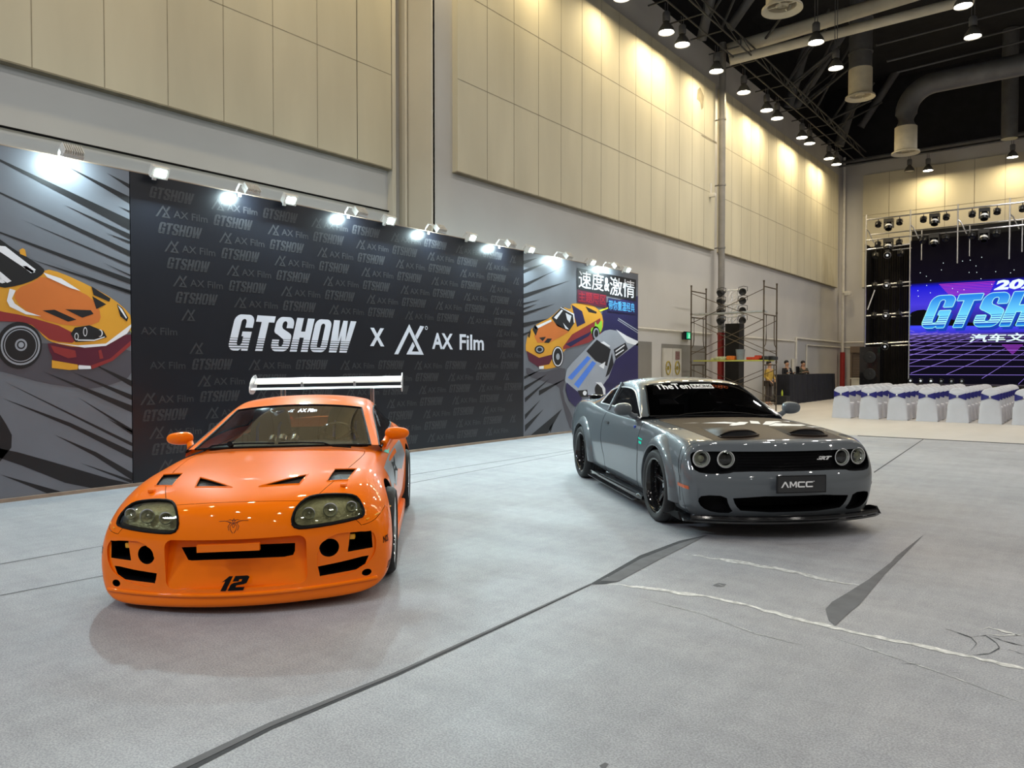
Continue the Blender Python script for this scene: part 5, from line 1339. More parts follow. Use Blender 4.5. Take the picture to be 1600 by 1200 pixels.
for y in (-.6, 1.2): area('flood_light', (XB+.35, y, 4.0), 13, (.72, .95, 1.0), .2, aim=(XB+.1, y, 1.0))
# ================================================================== stage with LED screen
YG = 40.0
def led(name, ramp, es, z0, z1):
    m = bpy.data.materials.new(name); m.use_nodes = True; nt = m.node_tree; b = nt.nodes['Principled BSDF']; N = nt.nodes.new; L = nt.links.new
    tc = N('ShaderNodeTexCoord'); sp = N('ShaderNodeSeparateXYZ'); L(tc.outputs['Object'], sp.inputs[0]); mr = N('ShaderNodeMapRange'); mr.inputs[1].default_value = z0; mr.inputs[2].default_value = z1; L(sp.outputs[2], mr.inputs[0])
    r = N('ShaderNodeValToRGB'); L(mr.outputs[0], r.inputs[0]); e = r.color_ramp.elements
    while len(e) < len(ramp): e.new(.5)
    for k, (p, c) in enumerate(ramp): e[k].position = p; e[k].color = tuple(c)+(1,)
    b.inputs['Base Color'].default_value = (.004, .004, .004, 1); b.inputs['Specular IOR Level'].default_value = .02; b.inputs['Roughness'].default_value = .9; L(r.outputs[0], b.inputs['Emission Color']); b.inputs['Emission Strength'].default_value = es; M[name] = m
ZB, ZT = .74, 7.6
def zs(py): return pon(1500, py, 1, YG).z
led('led_sky', [(0, (.002,.002,.006)), (.335, (.004,.002,.012)), (.345, (.04,.03,.5)), (.40, (.05,.06,.9)), (.41, (.01,.01,.12)), (.55, (.06,.04,.65)), (.67, (.01,.01,.60)), (.70, (.003,.002,.008)), (1, (.002,.0015,.002))], 1.0, ZB, ZT)
led('led_letter', [(0, (.45,.9,.85)), (.12, (.25,.75,.95)), (.34, (.03,.35,.85)), (.44, (.01,.15,.65)), (.46, (.45,.95,.95)), (.62, (.15,.65,.95)), (1, (.02,.22,.75))], 1.0, 2.55, 4.78)
led('led_white', [(0, (.75,1,1)), (1, (.80,.98,1))], 1.0, 0, 5); led('led_violet', [(0, (.30,.20,.75)), (1, (.32,.22,.8))], .8, 0, 5); led('led_pink', [(0, (.35,.05,.6)), (1, (.6,.05,.55))], .8, 4.3, 5.4); led('led_black', [(0, (.002,.002,.003)), (1, (.002,.002,.003))], 1, 0, 5); led('led_deep', [(0, (.005,.03,.35)), (1, (.01,.06,.5))], 1, 2.3, 4.7); led('led_line', [(0, (.2,.95,.8)), (1, (.5,1,.95))], .9, 2, 5)
XS0, XS1 = -7.16, 3.4
sr = tag(empty('led_screen', (0, YG, 0)), 'huge stage screen showing a neon blue title over a purple grid', 'screen')
MB().box(((XS0+XS1)/2, .11, (ZB+ZT)/2), (XS1-XS0, .2, ZT-ZB)).build('screen_panel', 'led_sky', sr)
LM = ['led_white', 'led_violet', 'led_pink', 'led_black', 'led_deep', 'led_letter', 'led_line']
mb = MB()
def sp_(L, m, lay): 
    P = [pon(x, y, 1, YG) for x, y in L]; v2, t = tri2d([[(max(XS0+.01, min(XS1, p.x)), max(ZB, p.z)) for p in P]]); mb.add([(a, -.002*lay, b) for a, b in v2], t, m)
def sb(L, m, lay): sp_([(1420+x/6.667, 420+y/6.667) for x, y in L], m, lay)
sb([(-10,480),(30,452),(90,432),(160,425),(400,520),(640,560),(900,560),(1300,545),(1300,600),(0,590)], 3, 2)
for k in range(9): yy = 160+k*14; x0 = 315+k*13; sb([(x0,yy),(900-k*8,yy-32+k*3),(900-k*8,yy-25+k*3),(x0+4,yy+7)], 2, 3)
for x, y in ((340,12),(120,42),(183,78),(228,120),(187,174),(18,135),(95,228),(100,285),(225,250),(628,38),(708,38),(752,104),(865,163),(905,30),(1060,42),(1097,12),(455,205),(575,218),(510,240),(-60+420,-60),(560,-80),(640,-90),(700,-30),(760,-120)): sp_(circ(1420+x/6.667, 420+y/6.667, .7, 6), 0, 4)
for y in (672,688,706,728,755,800,842,888,943,1012,1100): sb([(-10,y),(1300,y+(4 if y > 900 else 6)),(1300,y+5+(4 if y > 900 else 6)),(-10,y+5)], 1, 3)
for x0, y0, x1, y1 in ((0,690,180,660),(0,722,300,660),(0,760,420,662),(0,800,520,665),(0,850,640,668),(0,902,720,690),(0,985,760,730),(20,1085,860,790),(390,1098,1000,830),(760,1140,1200,870),(1140,1200,1300,1050),(-5,640,60,655)): sb([(x0,y0),(x1,y1),(x1,y1+4),(x0,y0+6)], 1, 3)
for k in range(7): w_ = 112-k*16; sb([(1080-w_,790+k*15),(1080+w_,790+k*15),(1080+w_-8,798+k*15),(1080-w_+8,798+k*15)], 2, 4)
# neon word: dark-blue depth, bright outline, gradient faces
bx, bz = pon(1420+118/6.667, 420+620/6.667, 1, YG), pon(1420+250/6.667, 420+285/6.667, 1, YG)
h_ = bz.z-bx.z; wl = (pon(1600, 500, 1, YG).x-bx.x)   # visible: G T S and most of H
tot = sum(l[1] for l in GT)+.06*5+.36; u = (.64+.62+.64+.3+.18+.35)
ww = wl/u*tot*1.02
for lay, m, dx, dz, gp in ((5, 4, .10, -.16, ()), (6, 4, .05, -.08, ())): V, F = gtshow(ww, h_, .36, gp); mb.add([(bx.x+a+dx, -.002*lay, bx.z+b+dz) for a, b in V], F, m)
for dx, dz in ((-.03,0),(.03,0),(0,.03),(0,-.03)): V, F = gtshow(ww, h_, .36, ()); mb.add([(bx.x+a+dx, -.014-.0001*dx*100-.0002*dz*100, bx.z+b+dz) for a, b in V], F, 6)
V, F = gtshow(ww, h_, .36, ((.07,.095),(.14,.165),(.21,.235),(.28,.30),(.345,.36))); 
V0, F0 = gtshow(ww, h_, .36, ()); mb.add([(bx.x+a, -.017, bx.z+b) for a, b in V0], F0, 4); mb.add([(bx.x+a, -.020, bx.z+b) for a, b in V], F, 5)
a = pon(1420+885/6.667, 420+225/6.667, 1, YG); b = pon(1420+930/6.667, 420+118/6.667, 1, YG); vf = fit2d(text2d('2025', 1, .05, shear=.2), 2.15, b.z-a.z); mb.add([(a.x+u_, -.02, a.z+v_) for u_, v_ in vf[0]], vf[1], 0)
a = pon(1420+630/6.667, 420+768/6.667, 1, YG); b = pon(1420+650/6.667, 420+680/6.667, 1, YG); vf = fit2d(text2d('汽车文化周', 1, .02, shear=.12), 3.55, b.z-a.z); mb.add([(a.x+u_, -.02, a.z+v_) for u_, v_ in vf[0]], vf[1], 0)
o = mb.build('screen_picture', LM, sr)
# black side cloth and scaffold truss left of the screen
mat('black_cloth', (.008, .007, .006), .95, noise=(4, .3), bump=(6, .3)); mat('brown_cloth', (.008, .006, .004), .95, noise=(2, .4), bump=(6, .3))
mb = MB(); n = 60; vs = []
X0, X1 = -9.12, XS0-.02
for k in range(n+1): x = X0+(X1-X0)*k/n; y = YG+.9+.05*math.sin(k*1.9)+.03*math.sin(k*.7); vs += [(x, y, 0), (x, y, 7.62)]
mb.add(vs, [(2*k, 2*k+2, 2*k+3, 2*k+1) for k in range(n)], 0)
vs = []
for k in range(21): yy = YG-.35+1.25*k/20; x = X0+.04*math.sin(k*1.7)+.03*math.sin(k*.6+1); vs += [(x, yy, 0), (x, yy, 7.62)]
mb.add(vs, [(2*k, 2*k+2, 2*k+3, 2*k+1) for k in range(20)], 0)
tag(mb.build('stage_curtain', 'brown_cloth', None, 60), 'black cloth hung behind the lighting rods left of the screen', 'curtain')
mb = MB(); 
for k in range(41): x = XS0-.0+(XS1-XS0)*k/40; y = YG+.32+.02*math.sin(k*2.); mb.v += [(x, y, 5.5), (x, y, 8.1)]
mb.f += [[2*k, 2*k+2, 2*k+3, 2*k+1] for k in range(40)]; mb.m += [0]*40
tag(mb.build('stage_curtain', 'black_cloth', None, 60), 'black cloth rising behind the top of the screen', 'curtain')
tr = tag(empty('stage_truss', (0, YG-.5, 0)), 'scaffold tube frame around the screen carrying the stage lamps', 'truss')
YT = 0.
xs = [pon(x, 400, 1, YG-.5).x for x in (1353, 1422, 1496, 1577)]+[1.0, 3.2]
def zz(x, py0, py1): return 0
mb = MB(); mb.tube((xs[0], 0, 8.75), (3.4, 0, 8.75), .035, 6); mb.tube((xs[0], 0, 7.75), (3.4, 0, 7.75), .035, 6); mb.tube((xs[0], .9, 8.15), (3.4, .9, 8.15), .03, 6)
mb.build('top_chord', 'steel', tr, 40)
for k, x in enumerate(xs):
    mb = MB(); mb.tube((x, 0, 0 if k < 2 else 6.3), (x, 0, 9.0), .035, 6); mb.path([(x, 0, 8.3), (x+.12, 0, 8.15), (x+.35, 0, 7.6)], .03, 6)
    if k: mb.tube((x+.45, .2, 6.6), (x+.45, .2, 8.0), .03, 6)
    mb.build('post', 'steel', tr, 40)
for py in (386, 444, 491, 536):
    if True:
        z = pon(1385, py if py < 500 else py, 1, YG-.5).z
    mb = MB(); mb.tube((xs[0]+.05, 0, z-.04), (xs[1], 0, z+.05), .035, 6); mb.tube((xs[0]+1.1, .35, z-.12), (xs[1], .35, z-.10), .025, 6); mb.build('ledger', 'alu', tr, 40)
mb = MB(); mb.tube((xs[0]+.1, 0, 4.35), (xs[0]+.42, 0, 5.3), .03, 6); mb.build('brace', 'alu', tr, 40)
mat('lamp_black', (.010, .010, .011), .35, noise=(9, .2)); mat('lamp_eye', (.7, .75, .8), .15, .6, emit=(.9, .95, 1), es=.5, noise=(9, .1))
def head(p, label, big=True, grp=None, eye=.0):
    r_ = tag(empty('stage_lamp', p), label, 'stage lamp', grp); 
    if big:
        mb = MB(); mb.box((0, 0, -.12), (.42, .26, .16)); mb.box((-.19, 0, -.32), (.05, .16, .34)); mb.box((.19, 0, -.32), (.05, .16, .34)); mb.build('yoke', 'lamp_black', r_)
        mb = MB(); mb.lathe([(.0001, .18), (.12, .17), (.15, .05), (.16, -.14), (.15, -.2), (.12, -.2)], (0, -.02, -.38), (0, .5, 1), 16, 0); mb.build('lamp_head', 'lamp_black', r_, 50)
        mb = MB(); mb.lathe([(.162, .02), (.170, -.02), (.165, -.07)], (0, -.02, -.38), (0, .5, 1), 16, 0); mb.build('lamp_ring', 'white_paint', r_, 50)
    else:
        mb = MB(); mb.tube((0,0,0), (0,0,-.1), .02, 6); mb.path([(-.14,0,-.26),(-.13,0,-.12),(0,0,-.09),(.13,0,-.12),(.14,0,-.26)], .014, 5); mb.build('yoke', 'lamp_black', r_)
        mb = MB(); mb.lathe([(.0001, .15), (.09, .14), (.13, .06), (.14, -.10), (.12, -.10), (.05, -.04), (.0001, -.03)], (0, 0, -.25), (0, .6, 1), 16); mb.build('lamp_head', 'lamp_black', r_, 50)
    return r_
heads = {}
cnt = 0
row = ['upper rod', 'lower rod']
bays = [('left', xs[0], xs[1]), ('second', xs[1], xs[2]), ('third', xs[2], xs[3])]
for zi, z in ((0, 8.72), (1, 7.74)):
    for nm, a, b in bays:
        d = b-a
        for f, big, w_ in ((.28, False, 'small round lamp left of the big one'), (.52, True, 'big moving head stage lamp'), (.76, False, 'small round lamp right of the big one')):
            head((a+d*f, YG-.5-(.0 if zi == 0 else .05), z), '%s, %s bay, %s above the screen' % (w_, nm, row[zi]), big)
head((pon(1598, 322, 1, YG-.5).x, YG-.5, 8.72), 'small round stage lamp at the right picture edge on the upper rod', False)
for k, py in enumerate((399, 446, 493, 541)):
    z = pon(1388, py, 1, YG-.4).z
    pos_ = ['topmost', 'second', 'third', 'lowest'][k]
    r_ = tag(empty('stage_lamp', (pon(1387-k*1.3, py, 1, YG-.55).x, YG-.55, z+.25)), 'stage lamp with a small lit eye on the %s rod left of the screen' % pos_, 'stage lamp')
    mb = MB(); mb.box((0,0,-.04), (.2,.2,.1)); mb.lathe([(.0001,.12),(.15,.1),(.17,-.06),(.14,-.08)], (0,0,-.25), (0,.95,.3), 18); mb.build('lamp_head', 'lamp_black', r_, 50)
    mb = MB(); mb.lathe([(.0001,-.09),(.055,-.085)], (0,0,-.25), (0,.95,.3), 12); mb.build('lamp_eye', 'lamp_eye', r_)
    mb = MB(); mb.lathe([(.15,-.07),(.165,-.09),(.15,-.10)], (0,0,-.25), (0,.95,.3), 20); mb.build('lamp_ring', 'steel', r_, 50)
    for s_, nm in ((-.55, 'left'), (.55, 'right')):
        if k < 3: head((r_.location.x+s_, YG-.5, z+.28), 'small round lamp %s of the lit one, %s rod left of the screen' % (nm, pos_), False)
for k in range(6):
    x = pon(1423+k*16, 583, 1, YG-.8).x; r_ = tag(empty('floor_lamp', (x, YG-.8, .89)), 'small round stage lamp on the deck in front of the screen, %s from the left' % N7[k], 'stage lamp')
    MB().lathe([(.0001,.1),(.1,.09),(.12,-.05),(.10,-.07)], (0,0,.0), (0,1,0), 14).box((0,.0,-.12), (.2,.12,.06)).build('lamp_head', 'lamp_black', r_, 50)
    mb = MB(); mb.lathe([(.0001,-.07),(.05,-.068)], (0,0,0), (0,1,0), 10); mb.build('lamp_eye', 'lamp_eye' if k < 3 else 'steel', r_)
ro = tag(empty('stage_deck', (0, YG, 0)), 'low black stage deck below the screen', 'stage')
MB().box(((XS0+XS1)/2, -1.65, .36), (XS1-XS0, 2.0, .70)).build('deck', 'black_cloth', ro)
for k in range(2): mb = MB(); x = pon(1525+28*k, 593, 1, YG-2.7).x; mb.box((x, -2.67, .62), (.85, .03, .17)); mb.build('deck_vent', mat('vent_olive%d' % k, (.10, .10, .06), .7, noise=(9, .2)), ro)
ro = tag(empty('loudspeaker_stack', (-8.55, YG-1.2, 0)), 'tall black loudspeaker stack left of the screen foot', 'loudspeaker')
MB().box((0, 0, 1.25), (.9, .8, 2.5)).build('cabinet', 'gloss_black', ro)
for z in (.4, 1.2, 2.0): mb = MB(); mb.lathe([(.26, 0), (.28, .02), (.24, .03), (.10, .0), (.0001, .02)], (0, -.41, z), (0, -1, 0), 20); mb.build('driver', 'lamp_black', ro, 40)
# ================================================================== chairs for the audience
mat('cover_white', (.56, .56, .60), .8, noise=(3, .06), bump=(8, .1)); mat('sash_blue', (.010, .010, .15), .55, noise=(9, .2)); mat('buckle', (.5, .5, .52), .3, .6, noise=(9, .1))
def make_chair():
    r_ = empty('banquet_chair', (0, 0, 0))
    mb = MB()
    # cover: cross-sections (z, half width, y front, y back); the back faces the viewer (-y), seat towards the stage
    secs = [(0.0, .225, -.24, .24), (.10, .215, -.225, .225), (.25, .205, -.21, .21), (.40, .208, -.20, .215), (.455, .215, -.20, .225)]
    def ring(z, hw, y0, y1, n=10):
        L = rrect(-hw, y0, hw, y1, .05, 3); return [(x, y, z) for x, y in L]
    rings = [ring(*s_) for s_ in secs]
    # scalloped hem
    n = len(rings[0]); rings[0] = [(x, y, .0+.035*max(0, math.cos(6.0*x/.225))*(1 if abs(y) > .2 else .4)) for x, y, z in rings[0]]
    for z in (.47,): rings.append(ring(z, .20, -.19, .21))
    vs = [p for R in rings for p in R]; m = len(rings)
    mb.add(vs, [(i*n+k, i*n+(k+1) % n, (i+1)*n+(k+1) % n, (i+1)*n+k) for i in range(m-1) for k in range(n)]+[tuple(range((m-1)*n, m*n))], 0)
    mb.build('seat_cover', 'cover_white', r_, 60)
    mb = MB(); n = 15; rows = []
    for z, hw, yc, th in ((.0, .215, -.245, .012), (.2, .205, -.225, .02), (.45, .20, -.21, .045), (.62, .19, -.225, .045), (.72, .185, -.235, .04), (.80, .195, -.24, .038)):
        rows.append([(hw*math.cos(2*PI*k/20), yc+th*math.sin(2*PI*k/20)*(1.4 if math.sin(2*PI*k/20) < 0 else 1), z) for k in range(20)])
    for f, hw in ((.055, .185), (.10, .155), (.135, .105), (.150, .04)): rows.append([(hw*math.cos(2*PI*k/20), -.245+.032*(1-f*3)*math.sin(2*PI*k/20), .80+f) for k in range(20)])
    vs = [p for R in rows for p in R]; mb.add(vs, [(i*20+k, i*20+(k+1) % 20, (i+1)*20+(k+1) % 20, (i+1)*20+k) for i in range(len(rows)-1) for k in range(20)]+[tuple(range((len(rows)-1)*20, len(rows)*20))], 0)
    mb.build('back_cover', 'cover_white', r_, 60)
    mb = MB(); L = []
    for k in range(20):
        a = 2*PI*k/20; x = .198*math.cos(a); e = .022+.078*(abs(x)/.198)**1.1 if math.sin(a) < 0 else .05
        y = -.238+.062*math.sin(a)*(1.3 if math.sin(a) < 0 else 1); L.append((x, y, .72-e)); L.append((x, y, .72+e))
    mb.add(L, [(2*k, 2*((k+1) % 20), 2*((k+1) % 20)+1, 2*k+1) for k in range(20)]); s_ = mb.build('sash', 'sash_blue', r_, 60)
    mb = MB(); mb.lathe([(.0001, .012), (.02, .01), (.028, 0)], (0, -.322, .72), (0, -1, 0), 12); mb.build('buckle', 'buckle', s_, 40)
    for c in list(r_.children)+[s_.children[0]]:
        for v in c.data.vertices: v.co.x *= 1.26-.17*min(1, max(0, (v.co.z-.40)/.25))
    return r_
ch0 = make_chair(); ORD = ['first', 'second', 'third', 'fourth', 'fifth', 'sixth', 'seventh', 'eighth', 'ninth']
CH = []
for r in range(9):
    for c in range(7):
        o = ch0 if (r == 0 and c == 0) else copy_tree(ch0); CH.append(o)
        o.location = (-6.03+.755*c, 23.85+.78*r, 0); o.rotation_euler = (0, 0, random.uniform(-.03, .03))
        rw = 'the %s row from the viewer' % ORD[r]
        tag(o, 'white covered chair with blue sash, %s, %s from left' % (rw, ORD[c]), 'chair', 'white covered chairs with blue sashes in front of the stage')
# ================================================================== scaffold tower with things on it
mat('scaff_steel', (.10, .075, .05), .55, .4, noise=(12, .35)); mat('plank', (.45, .46, .44), .5, .3, noise=(9, .2)); mat('plank_yellow', (.45, .45, .08), .6, noise=(9, .2))
sx0, sx1, sy0, sy1 = -10.75, -8.30, 23.35, 24.55
ro = tag(empty('scaffold', ((sx0+sx1)/2, (sy0+sy1)/2, 0)), 'brown steel scaffold on the floor behind the grey car', 'scaffold')
hx, hy = (sx1-sx0)/2, (sy1-sy0)/2; zl = [.15, 1.72, 3.32]
for sx in (-1, 1):
    for z0, z1 in ((0, 1.70), (1.70, 3.30), (3.30, 4.24)):
        mb = MB()
        for sy in (-1, 1):
            mb.tube((sx*hx, sy*hy, z0), (sx*hx, sy*hy, z1), .024, 8); mb.tube((sx*hx, sy*hy, z1-.03), (sx*hx, sy*hy, z1+.03), .032, 8)
        zt = z1-.10 if z1 < 4 else 4.08
        mb.tube((sx*hx, -hy, zt), (sx*hx, hy, zt), .022, 8)
        if z1 < 4:
            for sy in (-1, 1): mb.path([(sx*hx, sy*hy*.62, zt), (sx*hx, sy*hy*.62, zt-.75), (sx*hx, sy*hy*.70, zt-.95), (sx*hx, sy*hy, zt-1.05)], .016, 6)
            mb.tube((sx*hx, -hy, z0+.35), (sx*hx, hy, z0+.35), .016, 6)
        mb.build('end_frame', 'scaff_steel', ro, 50)
for sy in (-1, 1):
    for z0, z1 in ((.45, 1.45), (1.95, 3.05), (3.0, 4.0)):
        if z0 == 3.0 and sy == 1: continue
        mb = MB(); mb.tube((-hx, sy*hy, z0), (hx, sy*hy, z1), .012, 6); mb.tube((-hx, sy*hy+.02, z1), (hx, sy*hy+.02, z0), .012, 6); mb.build('cross_brace', 'scaff_steel', ro, 50)
mb = MB(); mb.box((0, 0, 1.74), (hx*2-.06, .98, .04)); mb.build('plank', 'plank_yellow', ro)
mb = MB(); mb.box((0, -hy+.22, 3.30), (hx*2-.02, .36, .05)); mb.build('plank', 'plank', ro)
mat('bucket_grey', (.22, .25, .28), .5, noise=(9, .1)); mat('rag_orange', (.65, .16, .02), .8, noise=(12, .3)); mat('rag_red', (.5, .05, .02), .8, noise=(12, .3)); mat('rag_mix', (.5, .5, .30), .8, noise=(14, .5)); mat('bag_black', (.015, .015, .015), .6, noise=(9, .3)); mat('tape_green', (.5, .6, .05), .6, noise=(9, .1))
zz_ = 1.76
def item(name, x, fn, m, label, cat):
    mb = MB(); fn(mb); o = mb.build(name, m, None, 50); o.location = (x, sy0+.45, zz_); tag(o, label, cat)
item('bucket', -9.22, lambda b: b.lathe([(.12, 0), (.15, .34), (.155, .35), (.14, .33), (.11, .02), (.0001, .02)], n=20), 'bucket_grey', 'grey bucket on the lower scaffold plank', 'bucket')
item('work_glove', -9.52, lambda b: blob(b, (0,0,.07), (.30,.22,.14), 0, 2), 'rag_orange', 'orange cloth bundle left of the grey bucket on the scaffold', 'cloth')
item('work_glove', -8.80, lambda b: (blob(b, (0,0,.05), (.42,.18,.10), 0, 2), blob(b, (.15,.05,.10), (.22,.10,.10), 0, 2)), 'rag_red', 'red cloth bundle right of the grey bucket on the scaffold', 'cloth')
item('tool_bag', -9.85, lambda b: (blob(b, (0,0,.06), (.34,.3,.12), 0, 2), blob(b, (-.25,.0,.04), (.22,.2,.08), 0, 2)), 'rag_mix', 'pale crumpled bag at the left of the lower scaffold plank', 'bag')
o = MB(); 
for k in range(5): blob(o, (.12*k, random.uniform(-.1,.1), .05+.02*(k % 2)), (.2,.2,.12), 0, 2)
o = o.build('cable_heap', 'bag_black', None, 50); o.location = (-8.3-.35, sy0+.7, zz_); tag(o, 'dark cable heap at the right end of the lower scaffold plank', 'cable')
# truss tower with par lamps wrapped in black cloth
tx, ty = -10.62, 26.9
tx, ty = pon(1148, 500, 1, 26.2).x, 26.2
ro = tag(empty('truss_tower', (tx, ty, 0)), 'black draped truss tower standing behind the scaffold', 'truss')
MB().box((0, 0, 1.55), (.52, .5, 3.1)).build('tower_drape', 'black_cloth', ro)
mb = MB()
for sx in (-1, 1):
    for sy in (-1, 1): mb.tube((sx*.17, sy*.17, 3.1), (sx*.17, sy*.17, 4.35), .025, 8)
for k in range(4):
    z = 3.15+.3*k
    for a, b in (((-.17,-.17),(.17,-.17)), ((-.17,.17),(.17,.17)), ((-.17,-.17),(-.17,.17)), ((.17,-.17),(.17,.17))): mb.tube((a[0],a[1],z), (b[0],b[1],z+.3), .012, 6)
mb.tube((-.45,-.2,4.3), (.45,-.2,4.3), .025, 8); mb.tube((-.45,-.2,3.8), (.45,-.2,3.8), .025, 8); mb.tube((-.45,-.2,3.35), (.45,-.2,3.35), .025, 8); mb.build('tower_truss', 'alu', ro, 40)
k = 0
for z, pz in ((4.22, 'top'), (3.90, 'second'), (3.55, 'third'), (3.20, 'lowest')):
    for sx, nm in ((-1, 'left'), (1, 'right')):
        r_ = tag(empty('par_lamp', (tx+sx*.40, ty-.30, z)), 'black round lamp on the truss tower, %s pair, %s one' % (pz, nm), 'stage lamp')
        MB().lathe([(.0001, .18), (.08, .14), (.12, .04), (.13, -.08), (.115, -.09), (.05, -.04), (.0001, -.03)], (0,0,0), (sx*-.35, .9, .25), 18).build('lamp_head', 'lamp_black', r_, 50)
        mb = MB(); mb.path([(-.17,0,0),(-.16,.05,.16),(0,.08,.2),(.16,.05,.16),(.17,0,0)], .012, 5); mb.build('yoke', 'lamp_black', r_)
# draped control desk and the clutter by it
ro = tag(empty('control_desk', (-10.35, 34.5, 0)), 'long high desk draped in black cloth beside the left wall', 'desk')
mb = MB(); vs = []; P0, P1, P2 = (-.28, -3.4), (.45, -3.6), (.30, 3.6)
L = dens([P0, P1, P2], .12, False); 
for k, (x, y) in enumerate(L): d = .03*math.sin(k*2.1)+.02*math.sin(k*.9); vs += [(x+d+.03, y+d, 0), (x+d*.3, y+d*.2, 1.22)]
mb.add(vs, [(2*k, 2*k+2, 2*k+3, 2*k+1) for k in range(len(L)-1)]); mb.build('drape', mat('drape_navy', (.010, .011, .018), .85, noise=(3, .4), bump=(5, .3)), ro, 60)
mb = MB(); mb.add([(-.28,-3.4,1.22), (.45,-3.6,1.22), (.30,3.6,1.22), (-.28,3.6,1.22)], [(0,1,2,3)]); mb.build('desk_top', 'black_cloth', ro)
mb = MB(); blob(mb, (0,0,.02), (.3,.5,.06), 0, 2); mb.box((-.12,0,.18), (.03,.45,.30)); o = mb.build('laptop', 'gloss_black', None, 40); o.location = (-10.3, 33.6, 1.23); tag(o, 'dark laptop on the draped desk', 'laptop')
mb = MB(); mb.box((0,0,0), (.12,.35,.75)); o = mb.build('junction_box', 'pipe_white'); o.location = (XW+.1, 35.6, 1.55); tag(o, 'cream junction box on the wall above the draped desk', 'box')
mb = MB(); mb.lathe([(.09,0),(.09,.45),(.05,.52),(.03,.6)], n=12); mb.tube((0,0,.58),(.08,0,.60),.02,6); o = mb.build('fire_extinguisher', mat('ext_dark', (.05,.01,.01), .4, noise=(9,.1)), None, 40); o.location = (XW+.15, 36.6, 1.05); tag(o, 'dark bottle hanging on the wall beside the junction box', 'extinguisher')
mb = MB(); mb.box((0,0,.45), (.9,.7,.9)); mb.box((0,0,.93), (1.0,.8,.06)); o = mb.build('storage_trunk', 'pipe_white'); o.location = (-9.85, 42.6, 0); tag(o, 'pale box standing in front of the shutter', 'box')
mb = MB(); mb.box((0,0,.5), (.9,.8,1.0)); mb.box((0,0,1.02), (.95,.85,.05)); o = mb.build('flight_case', 'gloss_black'); o.location = (-8.75, 41.7, 0); tag(o, 'black flight case between the shutter and the stage curtain', 'case')
mb = MB(); mb.lathe([(.035,0),(.035,.16),(.015,.2),(.015,.24),(.0001,.24)], n=12); o = mb.build('drink_bottle', 'tape_green', None, 40); o.location = (-10.1, 31.2-.6, .36); 
mb = MB(); mb.box((0,0,.18), (.5,.5,.36)); q_ = mb.build('plastic_stool', 'bag_black'); q_.location = (-10.1, 30.6, 0); tag(q_, 'dark low stool at the end of the draped desk', 'stool'); tag(o, 'yellow green bottle standing on the low stool', 'bottle')
# ================================================================== people
mat('skin', (.48, .27, .17), .6, noise=(9, .1)); mat('hair', (.012, .010, .010), .6, noise=(30, .3)); mat('coat_black', (.012, .012, .015), .8, noise=(9, .2)); mat('shirt_yellow', (.50, .33, .06), .8, noise=(7, .3)); mat('trousers', (.05, .04, .035), .85, noise=(9, .2)); mat('shirt_white', (.5, .5, .5), .8, noise=(9, .1)); mat('jacket_olive', (.07, .065, .045), .85, noise=(9, .3)); mat('eye_dark', (.02, .015, .012), .3, noise=(9, .1))
def skin(pts, edges, rad, name, m, parent, lvl=2):
    me = bpy.data.meshes.new(name); me.from_pydata(pts, edges, []); o = bpy.data.objects.new(name, me); COL.objects.link(o)
    md = o.modifiers.new('k', 'SKIN'); s_ = me.skin_vertices[0].data if me.skin_vertices else None
    if s_ is None:
        bm = bmesh.new(); bm.from_mesh(me); bm.verts.layers.skin.verify(); bm.to_mesh(me); bm.free(); s_ = me.skin_vertices[0].data
    for i, r in enumerate(rad): s_[i].radius = r if isinstance(r, tuple) else (r, r)
    s_[0].use_root = True; md.use_smooth_shade = True; md2 = o.modifiers.new('s', 'SUBSURF'); md2.levels = lvl; md2.render_levels = lvl
    dg = bpy.context.evaluated_depsgraph_get(); r = bpy.data.meshes.new_from_object(o.evaluated_get(dg)); bpy.data.objects.remove(o)
    r.materials.clear(); r.materials.append(M[m]); q = bpy.data.objects.new(name, r); COL.objects.link(q); q.parent = parent; return q
def hand(mbp, w, dirv, side, parent):     # five short fingers from a palm at the wrist w
    w = Vector(w); d = Vector(dirv).normalized(); s_ = d.cross(Vector((0, 0, 1))); s_ = (s_ if s_.length > .1 else Vector((1, 0, 0))).normalized(); dn = Vector((0, 0, -1))
    pts = [w, w+d*.05]; ed = [(0, 1)]; rd = [.022, (.034, .018)]
    for k, (o_, l) in enumerate(((-.030, .065), (-.010, .078), (.010, .072), (.030, .056))):
        b = w+d*.085+s_*o_; pts += [b, b+d*l*.5+dn*.006, b+d*l*.9+dn*.03]; n = len(pts); ed += [(1, n-3), (n-3, n-2), (n-2, n-1)]; rd += [.011, .009, .008]
    b = w+d*.03-s_*side*.035; pts += [b, b+d*.045-s_*side*.02]; n = len(pts); ed += [(0, n-2), (n-2, n-1)]; rd += [.011, .009]
    return skin(pts, ed, rd, 'hand', 'skin', parent, 1)
